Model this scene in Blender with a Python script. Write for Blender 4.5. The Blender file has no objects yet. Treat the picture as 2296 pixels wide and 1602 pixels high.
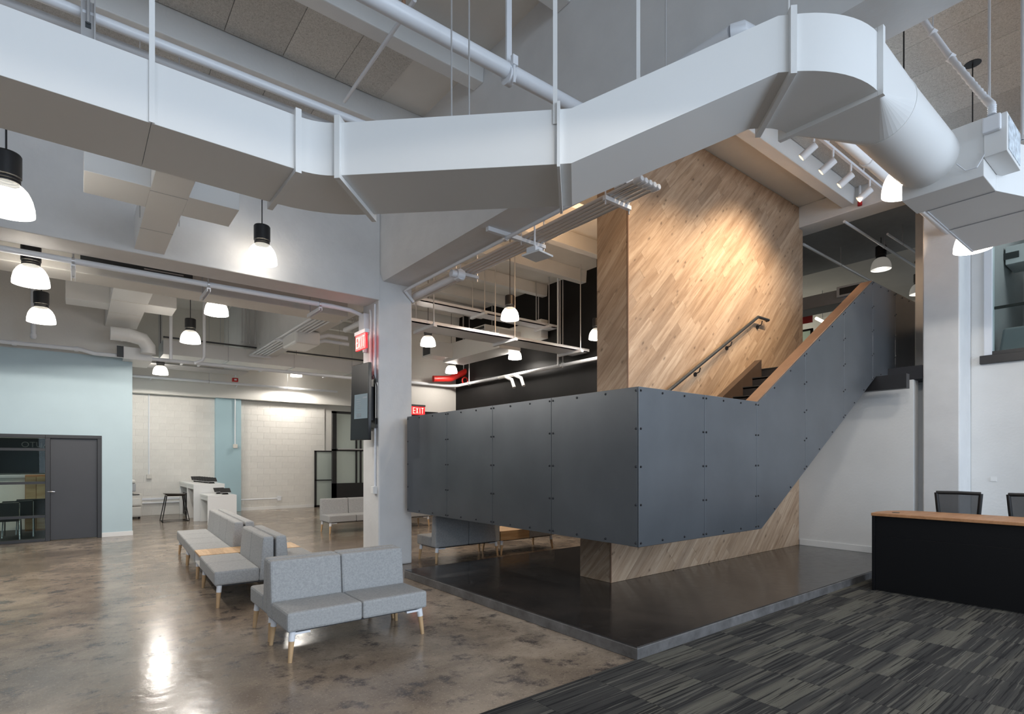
import bpy, bmesh, math, random
from mathutils import Vector, Matrix
random.seed(7)
K = 1.2                      # one drawing unit = 1.2 m; every mesh passes through mk(), every root through thing()
H = 1.42                     # eye height in drawing units
S = bpy.context.scene
C = S.collection
# ------------------------------------------------------------------ camera, world, exposure
CX, CY, F = 1148.0, 1032.7, 1237.3      # vanishing geometry of the room (2296 x 1602 frame)
TH = math.radians(51.718)
FX, FY, RX, RY = math.cos(TH), math.sin(TH), math.sin(TH), -math.cos(TH)
cd = bpy.data.cameras.new('camera'); cam = bpy.data.objects.new('camera', cd); C.objects.link(cam)
cam.location = (0, 0, H*K); cam.rotation_euler = (math.pi/2, 0, TH - math.pi/2)
cd.sensor_width = 36; cd.lens = 36*F/2296; cd.shift_y = (CY-801)/2296; cd.clip_start = .05; cd.clip_end = 200
S.camera = cam
S.view_settings.view_transform = 'Standard'; S.view_settings.look = 'None'
S.view_settings.gamma = 1; S.view_settings.use_curve_mapping = False
S.view_settings.exposure = 0.0
w = bpy.data.worlds.new('daylight'); S.world = w; w.use_nodes = True
w.node_tree.nodes['Background'].inputs[0].default_value = (.70, .84, 1, 1)
w.node_tree.nodes['Background'].inputs[1].default_value = .22

def light(kind, name, loc, energy, col, size=.1, sy=None, aim=None, spot=None, blend=.3):
    d = bpy.data.lights.new(name, kind); d.energy = energy; d.color = col
    if kind == 'AREA':
        d.size = size*K
        if sy: d.shape = 'RECTANGLE'; d.size_y = sy*K
    else: d.shadow_soft_size = size*K
    if spot: d.spot_size = math.radians(spot); d.spot_blend = blend
    o = bpy.data.objects.new(name, d); C.objects.link(o); o.location = Vector(loc)*K
    if aim is not None:
        o.rotation_euler = (Vector(aim)-Vector(loc)).to_track_quat('-Z', 'Y').to_euler()
    return o
DAY = (.70, .835, 1.0)
light('AREA', 'daylight_street_windows', (4.6, -7.5, 3.3), 1330, DAY, 12, 5, aim=(3.4, 5, 2.2))
light('AREA', 'daylight_corner_window', (-6.5, -3.0, 4.3), 150, DAY, 3.2, 2.0, aim=(6, 3.0, 2.0))
light('AREA', 'daylight_upper_floor_windows', (16.5, 3.5, 4.2), 70, (.8, .9, 1), 4, 1.8, aim=(9, 3.2, 4.2))

# ------------------------------------------------------------------ geometry helpers
def W(px, py, X=None, Y=None, Z=None, d=None):
    """Point of the room seen at a pixel of the 2296 x 1602 frame, on the plane X=, Y=, Z= or at depth d."""
    a = (px-CX)/F; r = (FX+a*RX, FY+a*RY, -(py-CY)/F)
    t = X/r[0] if X is not None else Y/r[1] if Y is not None else (Z-H)/r[2] if Z is not None else d
    return Vector((r[0]*t, r[1]*t, r[2]*t+H))

CEIL, JZ = 5.40, 5.15
def CZ(x, y):
    """Height of whatever the ceiling shows above (x, y): girder, beams, joists or panels."""
    if 3.12 < x < 3.68: return 3.81
    if x < 3.2 and (6.78 < y < 7.27 or 7.9 < y < 8.38): return 3.56
    k = (y-4.45) % 1.225
    if (k < .18 or k > 1.2) and not (x < 3.2 and y > 7.2): return JZ
    return CEIL-.022
class M:
    def __init__(s): s.v = []; s.f = []
    def add(s, v, f):
        n = len(s.v); s.v += [Vector(p) for p in v]; s.f += [[i+n for i in q] for q in f]; return s
    def box(s, a, b):
        x0, x1 = sorted((a[0], b[0])); y0, y1 = sorted((a[1], b[1])); z0, z1 = sorted((a[2], b[2]))
        return s.add([(x0,y0,z0),(x1,y0,z0),(x1,y1,z0),(x0,y1,z0),(x0,y0,z1),(x1,y0,z1),(x1,y1,z1),(x0,y1,z1)],
            [(3,2,1,0),(4,5,6,7),(0,1,5,4),(1,2,6,5),(2,3,7,6),(3,0,4,7)])
    def prism(s, poly, vec):
        n = len(poly); p = [Vector(q) for q in poly]; q = [r+Vector(vec) for r in p]
        nrm = Vector((0,0,0))
        for i in range(n): nrm += p[i].cross(p[(i+1) % n])
        fl = nrm.dot(Vector(vec)) > 0
        f = [list(range(n))[::-1], [i+n for i in range(n)]] + [[i, (i+1) % n, (i+1) % n+n, i+n] for i in range(n)]
        if not fl: f = [g[::-1] for g in f]
        return s.add(p+q, f)
    def hexa(s, a, b):                 # two quads (4 points each), joined
        c = sum((Vector(p) for p in a+b), Vector())/8
        f = [(0,1,2,3),(4,5,6,7),(0,1,5,4),(1,2,6,5),(2,3,7,6),(3,0,4,7)]
        v = [Vector(p) for p in a+b]; g = []
        for q in f:
            m = sum((v[i] for i in q), Vector())/4
            n = (v[q[1]]-v[q[0]]).cross(v[q[2]]-v[q[0]])
            g.append(q if n.dot(m-c) > 0 else q[::-1])
        return s.add(v, g)
    def tube(s, pts, r, n=10, cap=True):
        pts = [Vector(p) for p in pts]; k = len(pts)
        pts = [Vector((p.x, p.y, CZ(p.x, p.y))) if abs(p.z-CEIL) < 1e-6 else p for p in pts]; rr = r if isinstance(r, (list, tuple)) else [r]*k
        rings = []; up = None
        for i, p in enumerate(pts):
            t = (pts[min(i+1, k-1)]-pts[max(i-1, 0)]).normalized()
            if up is None: up = Vector((0,0,1)) if abs(t.z) < .9 else Vector((1,0,0))
            u = (up - t*up.dot(t)).normalized(); v = t.cross(u); up = u
            rings.append([p + (u*math.cos(2*math.pi*j/n)+v*math.sin(2*math.pi*j/n))*rr[i] for j in range(n)])
        f = []
        for i in range(k-1):
            for j in range(n): f.append((i*n+j, i*n+(j+1) % n, (i+1)*n+(j+1) % n, (i+1)*n+j))
        if cap: f += [tuple(range(n))[::-1], tuple(range((k-1)*n, k*n))]
        return s.add([q for g in rings for q in g], f)
    def lathe(s, c, prof, n=24):       # prof: (radius, z) from bottom to top
        c = Vector(c); v = []; f = []; k = len(prof)
        for r, z in prof:
            for j in range(n): v.append(c+Vector((r*math.cos(2*math.pi*j/n), r*math.sin(2*math.pi*j/n), z)))
        for i in range(k-1):
            for j in range(n): f.append((i*n+j, i*n+(j+1) % n, (i+1)*n+(j+1) % n, (i+1)*n+j))
        return s.add(v, f)
    def disc(s, c, r, n=24, up=True):
        c = Vector(c); v = [c+Vector((r*math.cos(2*math.pi*j/n), r*math.sin(2*math.pi*j/n), 0)) for j in range(n)]
        return s.add(v, [tuple(range(n)) if up else tuple(range(n))[::-1]])

def mk(name, m, mat, root=None, bev=0, smooth=0, local=False, kind=None, mw=None):
    me = bpy.data.meshes.new(name)
    off = Vector((0,0,0))
    if root is not None and not local:
        r = root
        while r is not None: off += r.location/K; r = r.parent
    me.from_pydata([((p-off)*K)[:] for p in m.v], [], m.f)
    me.validate(); me.update()
    if isinstance(mat, str): mat = MAT[mat]
    me.materials.append(mat)
    if smooth:
        me.shade_smooth(); me.set_sharp_from_angle(angle=math.radians(smooth))
    o = bpy.data.objects.new(name, me); C.objects.link(o)
    if root is not None: o.parent = root
    if mw is not None: o.matrix_local = mw
    if bev:
        b = o.modifiers.new('bevel', 'BEVEL'); b.width = bev*K; b.segments = 2; b.limit_method = 'ANGLE'; b.angle_limit = math.radians(40)
    if kind: o['kind'] = kind
    return o
def tag(o, label, cat, group=None):
    o['label'] = label; o['category'] = cat
    if group: o['group'] = group
    return o
def thing(name, label, cat, loc=(0,0,0), rz=0, group=None):
    o = bpy.data.objects.new(name, None); C.objects.link(o); o.empty_display_size = .1
    o.location = Vector(loc)*K; o.rotation_euler = (0, 0, rz)
    return tag(o, label, cat, group)
def one(name, m, mat, label, cat, group=None, **kw):       # a thing that is a single mesh, origin at its middle
    c = sum(m.v, Vector())/len(m.v); c.z = min(p.z for p in m.v)
    for p in m.v: p -= c
    o = mk(name, m, mat, None, **kw); o.location = c*K
    return tag(o, label, cat, group)
def struct(name, m, mat, **kw): return mk(name, m, mat, None, kind='structure', **kw)
def dup(root, loc, label, rz=None, group=None):
    r = root.copy(); C.objects.link(r); r.location = Vector(loc)*K
    if rz is not None: r.rotation_euler = (0, 0, rz)
    r['label'] = label
    if group: r['group'] = group
    def kids(a, b):
        for ch in list(a.children):
            c = ch.copy(); C.objects.link(c); c.parent = b; kids(ch, c)
    kids(root, r)
    return r

# ------------------------------------------------------------------ materials
MAT = {}
def mat(name, col, rough=.5, metal=0, var=0, scale=6, bump=0, bscale=60, spec=.5, emit=None, es=0, trans=0, alpha=1, coat=0, rnd=0):
    m = bpy.data.materials.new(name); m.use_nodes = True; nt = m.node_tree; N = nt.nodes; L = nt.links
    b = N['Principled BSDF']; b.inputs['Roughness'].default_value = rough; b.inputs['Metallic'].default_value = metal
    b.inputs['Base Color'].default_value = (*col, 1); b.inputs['Specular IOR Level'].default_value = spec
    b.inputs['Transmission Weight'].default_value = trans; b.inputs['Alpha'].default_value = alpha
    b.inputs['Coat Weight'].default_value = coat
    if emit: b.inputs['Emission Color'].default_value = (*emit, 1); b.inputs['Emission Strength'].default_value = es
    tc = N.new('ShaderNodeTexCoord')
    if var or rnd:
        n = N.new('ShaderNodeTexNoise'); n.inputs['Scale'].default_value = scale; n.inputs['Detail'].default_value = 5
        L.new(tc.outputs['Object'], n.inputs['Vector'])
        mr = N.new('ShaderNodeMapRange'); mr.inputs[1].default_value = .3; mr.inputs[2].default_value = .7
        mr.inputs[3].default_value = 1-var; mr.inputs[4].default_value = 1+var
        L.new(n.outputs[0], mr.inputs[0]); fac = mr.outputs[0]
        if rnd:
            oi = N.new('ShaderNodeObjectInfo'); r2 = N.new('ShaderNodeMapRange')
            r2.inputs[3].default_value = 1-rnd; r2.inputs[4].default_value = 1+rnd
            L.new(oi.outputs['Random'], r2.inputs[0])
            mu = N.new('ShaderNodeMath'); mu.operation = 'MULTIPLY'; L.new(fac, mu.inputs[0]); L.new(r2.outputs[0], mu.inputs[1]); fac = mu.outputs[0]
        vm = N.new('ShaderNodeVectorMath'); vm.operation = 'SCALE'; vm.inputs[0].default_value = col
        L.new(fac, vm.inputs['Scale']); L.new(vm.outputs[0], b.inputs['Base Color'])
    if bump:
        n2 = N.new('ShaderNodeTexNoise'); n2.inputs['Scale'].default_value = bscale; n2.inputs['Detail'].default_value = 4
        L.new(tc.outputs['Object'], n2.inputs['Vector'])
        bp = N.new('ShaderNodeBump'); bp.inputs['Strength'].default_value = bump; bp.inputs['Distance'].default_value = .02
        L.new(n2.outputs[0], bp.inputs['Height']); L.new(bp.outputs[0], b.inputs['Normal'])
    MAT[name] = m
    return m
def nodes(m): return m.node_tree.nodes, m.node_tree.links, m.node_tree.nodes['Principled BSDF']
mat('white_paint', (.74, .74, .73), .55, var=.03, scale=2, bump=.12, bscale=25)
mat('white_rough', (.72, .72, .72), .6, var=.04, scale=3, bump=.16, bscale=14)
mat('duct_white', (.82, .82, .81), .38, var=.015, scale=1.2)
mat('warm_white', (.74, .72, .68), .55, var=.03, scale=2, bump=.1, bscale=30)
mat('block_white', (.76, .74, .70), .6, var=.03, scale=4, bump=.35, bscale=45, rnd=.025)
mat('blue_paint', (.50, .63, .68), .55, var=.02, scale=2)
mat('blue_deep', (.38, .54, .60), .55, var=.02, scale=2)
mat('black_wall', (.0065, .006, .006), .6, var=.2, scale=2, spec=.25)
mat('black_metal', (.014, .014, .016), .42, var=.1, scale=8)
mat('black_plastic', (.012, .012, .013), .5)
mat('door_grey', (.045, .046, .052), .45, var=.05, scale=2)
mat('frame_grey', (.022, .022, .024), .42)
mat('steel_panel', (.125, .135, .148), .36, metal=.6, var=.10, scale=1.6, bump=.03, bscale=3)
mat('steel_dark', (.03, .03, .034), .45, metal=.3, var=.1)
mat('bolt_steel', (.04, .04, .045), .3, metal=.6)
mat('chrome', (.75, .75, .76), .12, metal=1)
mat('alu', (.62, .62, .63), .35, metal=.6)
mat('rail_steel', (.07, .075, .08), .35, metal=.6)
mat('stringer_brown', (.075, .048, .034), .5, var=.1)
mat('cap_wood', (.27, .155, .095), .45, var=.12, scale=5)
mat('red_pipe', (.55, .02, .015), .4)
mat('red_plastic', (.5, .015, .015), .4)
mat('white_laminate', (.82, .82, .81), .3)
mat('white_metal', (.80, .82, .86), .35)
mat('black_laminate', (.006, .006, .007), .42, spec=.3)
mat('chair_mesh', (.03, .03, .034), .7, alpha=.62)
mat('dark_plastic', (.02, .021, .023), .45)
mat('cardboard', (.55, .33, .16), .6, var=.1, scale=4)
mat('grille_dark', (.05, .055, .06), .5)
mat('printer_beige', (.66, .63, .58), .45)
mat('stool_black', (.03, .024, .02), .4)
mat('leg_wood', (.56, .37, .20), .45, var=.12, scale=8)
mat('dark_carpet', (.03, .03, .032), .95, var=.2, scale=40)
mat('grey_wall', (.42, .43, .45), .6, var=.03)
mat('grey_ceiling', (.30, .32, .34), .6, var=.05)
mat('label_print', (.62, .68, .74), .5, var=.35, scale=26)
mat('sign_red', (.5, .03, .03), .4, emit=(1, .02, .03), es=.9)
mat('sign_letter', (1, .6, .5), .4, emit=(1, .42, .36), es=1.6)
mat('reflection_glow', (.03, .035, .04), .15, emit=(.30, .38, .42), es=.45)  # emission imitates a window reflected in the monitor
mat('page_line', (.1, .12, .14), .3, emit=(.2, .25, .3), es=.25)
mat('lamp_glow', (1, .98, .92), .3, emit=(1, .93, .84), es=11)
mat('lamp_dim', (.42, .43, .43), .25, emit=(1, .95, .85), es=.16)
mat('tube_glow', (1, 1, .95), .3, emit=(1, .95, .75), es=2.5)
mat('track_glow', (1, .9, .7), .3, emit=(1, .8, .5), es=1.6)
mat('led_red', (.8, .05, .1), .3, emit=(1, .1, .2), es=2)
mat('skin', (.42, .24, .17), .55); mat('hair', (.02, .014, .01), .5); mat('cloth_dark', (.02, .02, .024), .8)
mat('letter_grey', (.05, .055, .06), .5)
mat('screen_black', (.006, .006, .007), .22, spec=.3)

def glass(name, col, rough=0, al=.25):
    m = bpy.data.materials.new(name); m.use_nodes = True; N, L, b = nodes(m)
    tr = N.new('ShaderNodeBsdfTransparent'); tr.inputs[0].default_value = (*col, 1)
    gl = N.new('ShaderNodeBsdfGlossy'); gl.inputs['Roughness'].default_value = rough
    fr = N.new('ShaderNodeFresnel'); fr.inputs[0].default_value = 1.5
    ad = N.new('ShaderNodeMath'); ad.operation = 'MULTIPLY_ADD'; ad.inputs[1].default_value = .2; ad.inputs[2].default_value = 0
    mx = N.new('ShaderNodeMixShader'); L.new(fr.outputs[0], ad.inputs[0]); L.new(ad.outputs[0], mx.inputs[0])
    L.new(tr.outputs[0], mx.inputs[1]); L.new(gl.outputs[0], mx.inputs[2]); L.new(mx.outputs[0], N['Material Output'].inputs[0])
    MAT[name] = m
glass('clear_glass', (.86, .92, .90)); glass('green_glass', (.72, .80, .76), .02, .6)
m = mat('frosted', (.55, .62, .58), .5, alpha=.75)
def acrylic():
    m = mat('acrylic', (.9, .88, .82), .2, emit=(1, .95, .82), es=.55, alpha=.75)
acrylic()

def mix_rgb(N, L, a, b, fac, blend='MIX'):
    n = N.new('ShaderNodeMix'); n.data_type = 'RGBA'; n.blend_type = blend
    for i, v in ((6, a), (7, b)):
        if isinstance(v, tuple): n.inputs[i].default_value = (*v, 1)
        else: L.new(v, n.inputs[i])
    if isinstance(fac, float): n.inputs[0].default_value = fac
    else: L.new(fac, n.inputs[0])
    return n.outputs[2]
def noise(N, L, vec, scale, detail=5, rough=.55, sx=None, dist=0):
    n = N.new('ShaderNodeTexNoise'); n.inputs['Scale'].default_value = scale; n.inputs['Detail'].default_value = detail
    n.inputs['Roughness'].default_value = rough; n.inputs['Distortion'].default_value = dist
    if sx:
        mp = N.new('ShaderNodeMapping'); mp.inputs['Scale'].default_value = sx; L.new(vec, mp.inputs[0]); vec = mp.outputs[0]
    L.new(vec, n.inputs['Vector']); return n.outputs[0]
def ramp(N, L, x, *stops):
    r = N.new('ShaderNodeValToRGB'); L.new(x, r.inputs[0]); e = r.color_ramp.elements
    while len(e) < len(stops): e.new(.5)
    for k, (p, c) in enumerate(stops): e[k].position = p; e[k].color = (*c, 1) if isinstance(c, tuple) else (c, c, c, 1)
    return r.outputs[0]

m = mat('concrete_floor', (.3, .25, .2), .22); N, L, b = nodes(m)
g = N.new('ShaderNodeNewGeometry').outputs['Position']
n1 = noise(N, L, g, 1.5, 9, .68, dist=.3); n2 = noise(N, L, g, 3.4, 9, .72); n3 = noise(N, L, g, 48, 5, .85); n4 = noise(N, L, g, .30, 4); n5 = noise(N, L, g, 28, 5, .75)
c1 = ramp(N, L, n1, (.34, (.22, .178, .148)), (.47, (.34, .272, .21)), (.60, (.48, .39, .305)))
c1 = mix_rgb(N, L, c1, (.13, .098, .072), ramp(N, L, n4, (.36, .0), (.60, .75)))
c2 = mix_rgb(N, L, c1, (.055, .048, .05), ramp(N, L, n2, (.53, 0.0), (.63, .85)))
c3 = mix_rgb(N, L, c2, (.60, .50, .40), ramp(N, L, n3, (.57, 0.0), (.68, .85)))
c4 = mix_rgb(N, L, c3, (.06, .045, .035), ramp(N, L, n5, (.30, .6), (.44, 0.0)))
L.new(c4, b.inputs['Base Color'])
L.new(ramp(N, L, n2, (.3, .13), (.7, .26)), b.inputs['Roughness']); b.inputs['Specular IOR Level'].default_value = .5
bp = N.new('ShaderNodeBump'); bp.inputs['Strength'].default_value = .10; bp.inputs['Distance'].default_value = .02
L.new(noise(N, L, g, 9, 4), bp.inputs['Height']); L.new(bp.outputs[0], b.inputs['Normal'])
m = mat('platform_concrete', (.06, .055, .05), .2); N, L, b = nodes(m)
g = N.new('ShaderNodeNewGeometry').outputs['Position']
n1 = noise(N, L, g, 1.3, 8, .62, dist=.8); n2 = noise(N, L, g, 9, 6, .7)
c1 = ramp(N, L, n1, (.30, (.018, .017, .017)), (.52, (.034, .030, .028)), (.72, (.055, .044, .038)))
L.new(mix_rgb(N, L, c1, (.05, .047, .047), ramp(N, L, n2, (.5, 0.0), (.75, .4))), b.inputs['Base Color'])
L.new(ramp(N, L, n2, (.3, .10), (.7, .22)), b.inputs['Roughness']); b.inputs['Specular IOR Level'].default_value = .6
m = mat('curb_concrete', (.10, .10, .10), .5); N, L, b = nodes(m)
g = N.new('ShaderNodeNewGeometry').outputs['Position']
L.new(ramp(N, L, noise(N, L, g, 5, 8, .7), (.3, (.07, .066, .064)), (.6, (.15, .145, .145)), (.8, (.24, .23, .23))), b.inputs['Base Color'])

# carpet tile: stripes run along X, band shades change from tile to tile
m = mat('carpet', (.05, .05, .05), .95, spec=.1); N, L, b = nodes(m)
tc = N.new('ShaderNodeTexCoord'); g = N.new('ShaderNodeNewGeometry'); oi = N.new('ShaderNodeObjectInfo')
off = N.new('ShaderNodeVectorMath'); off.operation = 'SCALE'; off.inputs[0].default_value = (37, 91, 53); L.new(oi.outputs['Random'], off.inputs['Scale'])
ad = N.new('ShaderNodeVectorMath'); L.new(tc.outputs['Object'], ad.inputs[0]); L.new(off.outputs[0], ad.inputs[1]); v = ad.outputs[0]
band = noise(N, L, v, 1, 1, .5, (.05, 6.5, 1)); fine = noise(N, L, v, 1, 2, .6, (.9, 46, 1)); fine2 = noise(N, L, v, 1, 2, .6, (1.6, 120, 1)); pile = noise(N, L, v, 420, 2)
base = ramp(N, L, band, (.36, (.050, .049, .048)), (.44, (.064, .063, .061)), (.50, (.078, .076, .071)), (.55, (.105, .100, .088)), (.63, (.140, .134, .114)))
c1 = mix_rgb(N, L, base, (.024, .024, .025), ramp(N, L, fine, (.395, .9), (.42, 0.0)))
c2 = mix_rgb(N, L, c1, (.165, .158, .138), ramp(N, L, fine, (.60, 0.0), (.625, .7)))
c3 = mix_rgb(N, L, c2, (.026, .026, .028), ramp(N, L, fine2, (.36, .6), (.40, 0.0)))
c3 = mix_rgb(N, L, c3, (.02, .02, .02), ramp(N, L, pile, (.35, .4), (.5, 0.0)))
L.new(c3, b.inputs['Base Color'])
bp = N.new('ShaderNodeBump'); bp.inputs['Strength'].default_value = .5; bp.inputs['Distance'].default_value = .01
L.new(noise(N, L, g.outputs['Position'], 260, 3), bp.inputs['Height']); L.new(bp.outputs[0], b.inputs['Normal'])

def wood(name, cols, knots=True, sat=.5):
    m = mat(name, cols[1], .5); N, L, b = nodes(m)
    tc = N.new('ShaderNodeTexCoord'); oi = N.new('ShaderNodeObjectInfo')
    off = N.new('ShaderNodeVectorMath'); off.operation = 'SCALE'; off.inputs[0].default_value = (57, 31, 83); L.new(oi.outputs['Random'], off.inputs['Scale'])
    ad = N.new('ShaderNodeVectorMath'); L.new(tc.outputs['Object'], ad.inputs[0]); L.new(off.outputs[0], ad.inputs[1]); v = ad.outputs[0]
    gr = noise(N, L, v, 1, 6, .65, (1.4, 16, 16), .5); fg = noise(N, L, v, 1, 4, .7, (5, 110, 110))
    c = ramp(N, L, gr, (.3, cols[0]), (.52, cols[1]), (.72, cols[2]))
    c = mix_rgb(N, L, c, cols[0], ramp(N, L, fg, (.3, .35), (.55, 0.0)))
    w1 = N.new('ShaderNodeTexWhiteNoise'); w1.noise_dimensions = '1D'; L.new(oi.outputs['Random'], w1.inputs['W'])
    tint = ramp(N, L, oi.outputs['Random'], (0, (.74, .70, .67)), (.2, (.92, .87, .83)), (.55, (1.0, .97, .94)), (.85, (1.07, 1.06, 1.06)), (1, (.84, .81, .80)))
    c = mix_rgb(N, L, c, tint, 1.0, 'MULTIPLY')
    if knots:
        vo = N.new('ShaderNodeTexVoronoi'); vo.inputs['Scale'].default_value = 1
        mp = N.new('ShaderNodeMapping'); mp.inputs['Scale'].default_value = (4.6, 9, 1); L.new(v, mp.inputs[0])
        nv = N.new('ShaderNodeVectorMath'); L.new(mp.outputs[0], nv.inputs[0])
        nn = N.new('ShaderNodeTexNoise'); nn.inputs['Scale'].default_value = 9; L.new(v, nn.inputs['Vector'])
        sc = N.new('ShaderNodeVectorMath'); sc.operation = 'SCALE'; sc.inputs['Scale'].default_value = .30; L.new(nn.outputs['Color'], sc.inputs[0]); L.new(sc.outputs[0], nv.inputs[1])
        L.new(nv.outputs[0], vo.inputs['Vector'])
        kn = ramp(N, L, vo.outputs['Distance'], (.03, .85), (.09, .5), (.22, 0.0))
        big = ramp(N, L, vo.outputs['Color'], (.40, 0.0), (.50, 1.0))
        mm = N.new('ShaderNodeMath'); mm.operation = 'MULTIPLY'; L.new(kn, mm.inputs[0]); L.new(big, mm.inputs[1])
        c = mix_rgb(N, L, c, (.085, .048, .028), mm.outputs[0])
    L.new(c, b.inputs['Base Color'])
wood('oak', ((.30, .195, .12), (.46, .33, .225), (.57, .435, .315)))
wood('butcher_block', ((.50, .31, .15), (.66, .45, .25), (.74, .55, .33)), False)
wood('desk_wood', ((.36, .17, .075), (.44, .225, .105), (.50, .27, .14)), False)

m = mat('fabric', (.34, .35, .36), .9, spec=.15); N, L, b = nodes(m)
tc = N.new('ShaderNodeTexCoord').outputs['Object']
f1 = noise(N, L, tc, 300, 3, .7); f2 = noise(N, L, tc, 55, 3, .6)
c = ramp(N, L, f1, (.30, (.30, .305, .31)), (.52, (.43, .435, .435)), (.72, (.53, .535, .535)))
L.new(mix_rgb(N, L, c, (.24, .245, .255), ramp(N, L, f2, (.4, .35), (.6, 0.0))), b.inputs['Base Color'])
bp = N.new('ShaderNodeBump'); bp.inputs['Strength'].default_value = .25; bp.inputs['Distance'].default_value = .004
L.new(f1, bp.inputs['Height']); L.new(bp.outputs[0], b.inputs['Normal'])
m = mat('wood_wool', (.30, .28, .25), .95, spec=.1); N, L, b = nodes(m)
g = N.new('ShaderNodeNewGeometry').outputs['Position']
c = ramp(N, L, noise(N, L, g, 55, 5, .8, dist=1.5), (.36, (.40, .385, .355)), (.5, (.64, .62, .585)), (.64, (.76, .74, .70)))
oi = N.new('ShaderNodeObjectInfo'); r2 = N.new('ShaderNodeMapRange'); r2.inputs[3].default_value = .9; r2.inputs[4].default_value = 1.08; L.new(oi.outputs['Random'], r2.inputs[0])
vm = N.new('ShaderNodeVectorMath'); vm.operation = 'SCALE'; L.new(c, vm.inputs[0]); L.new(r2.outputs[0], vm.inputs['Scale']); L.new(vm.outputs[0], b.inputs['Base Color'])
bp = N.new('ShaderNodeBump'); bp.inputs['Strength'].default_value = .6; bp.inputs['Distance'].default_value = .01
L.new(noise(N, L, g, 70, 4, .8), bp.inputs['Height']); L.new(bp.outputs[0], b.inputs['Normal'])

exec_parts = []
# ================================================================== SETTING
struct('floor', M().box((-7,-5,-.15),(9,17.2,0)), 'concrete_floor')
# carpet tiles, 24 in. square, as parts of the carpet
cp = struct('carpet_floor', M().box((-.5,-1.04,0),(8.88,2.525,.004)), 'dark_carpet')
ct = None
for i in range(18):
    for j in range(7):
        x, y = .075+.51*i, 2.525-.51*(j+1)
        if x+.51 > 8.9: continue
        if ct is None:
            ct = mk('carpet_tile', M().box((0,0,0),(.508,.508,.005)), 'carpet', cp, local=True, bev=.0012); o = ct
        else:
            o = ct.copy(); C.objects.link(o); o.parent = cp
        o.location = Vector((x, y, .004))*K
# stair platform: dark polished slab with a lighter curb
pf = struct('platform', M().box((3.112,2.512,0),(8.9,6.05,.088)), 'curb_concrete', bev=.006)
mk('slab_top', M().box((3.118,2.518,.088),(8.9,6.044,.095)), 'platform_concrete', pf, bev=.004)
# ceiling with joists and wood-wool panels
ce = struct('ceiling', M().box((-7,-5,CEIL),(16.5,17.2,CEIL+.15)), 'warm_white')
for k in range(-5, 10):
    y = 4.45+1.225*k
    for x0, x1 in ((-7, 3.155), (3.64, 8.4 if y > 7 else 8.9)):
        if x0 < 0 and y > 6.6: continue
        mk('joist', M().prism([(x0,y-.02,CEIL),(x0,y,JZ),(x0,y+.16,JZ),(x0,y+.18,CEIL)], (x1-x0,0,0)), 'white_paint', ce, bev=.01)
pan = {}
def panels(x0, x1, y0, y1, step):
    n = int(round((x1-x0)/step)); st = (x1-x0)/n
    key = (round(st, 3), round(y1-y0, 3))
    for i in range(n):
        if key not in pan:
            o = pan[key] = mk('ceiling_panel', M().box((.002,.002,-.02),(st-.002,y1-y0-.002,0)), 'wood_wool', ce, local=True, bev=.003)
        else: o = pan[key].copy(); C.objects.link(o); o.parent = ce
        o.location = Vector((x0+i*st, y0, CEIL))*K
for y0, y1 in ((4.64, 5.64), (5.87, 6.80)): panels(-1.0, 2.62, y0, y1, .517)
for y0, y1 in ((2.19, 3.20), (.97, 1.97), (-.26, .75)): panels(3.66, 8.88, y0, y1, .52)
# deep girder running over the column, upper wall and second downstand
struct('girder', M().prism([(3.155,-5,CEIL),(3.155,-5,3.90),(3.20,-5,3.80),(3.60,-5,3.80),(3.64,-5,3.90),(3.64,-5,CEIL)], (0,22,0)), 'white_rough', smooth=30)
struct('wall_upper', M().box((-7,6.81,3.54),(3.155,7.24,CEIL)), 'white_rough', bev=.012)
struct('downstand', M().box((-7,7.92,3.54),(3.155,8.36,CEIL)), 'warm_white', bev=.01)
col = struct('column', M().box((3.135,6.82,0),(3.63,7.33,3.9)), 'white_rough', bev=.02)
# left: blue office wall with glazed front
WY = 12.65
zt = 1.83
struct('wall_left', M().box((.36,WY,0),(.83,WY+.2,3.34)).box((-7,WY,zt),(.36,WY+.2,3.34)), 'blue_paint')
struct('wall_left_upper', M().box((-7,WY+.02,3.34),(.80,WY+.2,CEIL)), 'warm_white')
struct('wall_left_return', M().box((.60,WY+.2,0),(.83,16.95,3.34)), 'blue_paint')
struct('baseboard_left', M().box((.36,WY-.012,0),(.84,WY,.085)), 'white_laminate', bev=.003)
# back wall of painted blocks
BY = 16.95
wb = struct('wall_back', M().box((-7,BY,0),(9,BY+.25,CEIL)).box((.83,BY-.036,0),(6.0,BY,3.10)), 'warm_white')
bl = {}
nb = 0
bw, bh = .34, .17
for r in range(18):
    for c in range(-1, 16):
        x0, x1 = .83+bw*c+(bw/2 if r % 2 else 0), 0
        x1 = x0+bw; x0 = max(x0, .83); x1 = min(x1, 6.0)
        if x1-x0 < .05 or (2.95 < x0 and x1 < 3.62) or nb >= 298: continue
        key = round(x1-x0, 3)
        if key not in bl: o = bl[key] = mk('block', M().box((.0015,0,.0015),(x1-x0-.0015,.03,bh-.0015)), 'block_white', wb, local=True, bev=.003)
        else: o = bl[key].copy(); C.objects.link(o); o.parent = wb
        o.location = Vector((x0, BY-.042, r*bh))*K; nb += 1
struct('pilaster', M().box((2.97,BY-.22,0),(3.60,BY+.02,3.12)), 'blue_deep', bev=.006)
struct('baseboard_back', M().box((3.62,BY-.055,0),(5.95,BY-.04,.08)), 'white_laminate')
struct('wall_back_upper', M().box((.83,BY-.3,3.12),(9,BY,CEIL)), 'warm_white')
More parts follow.
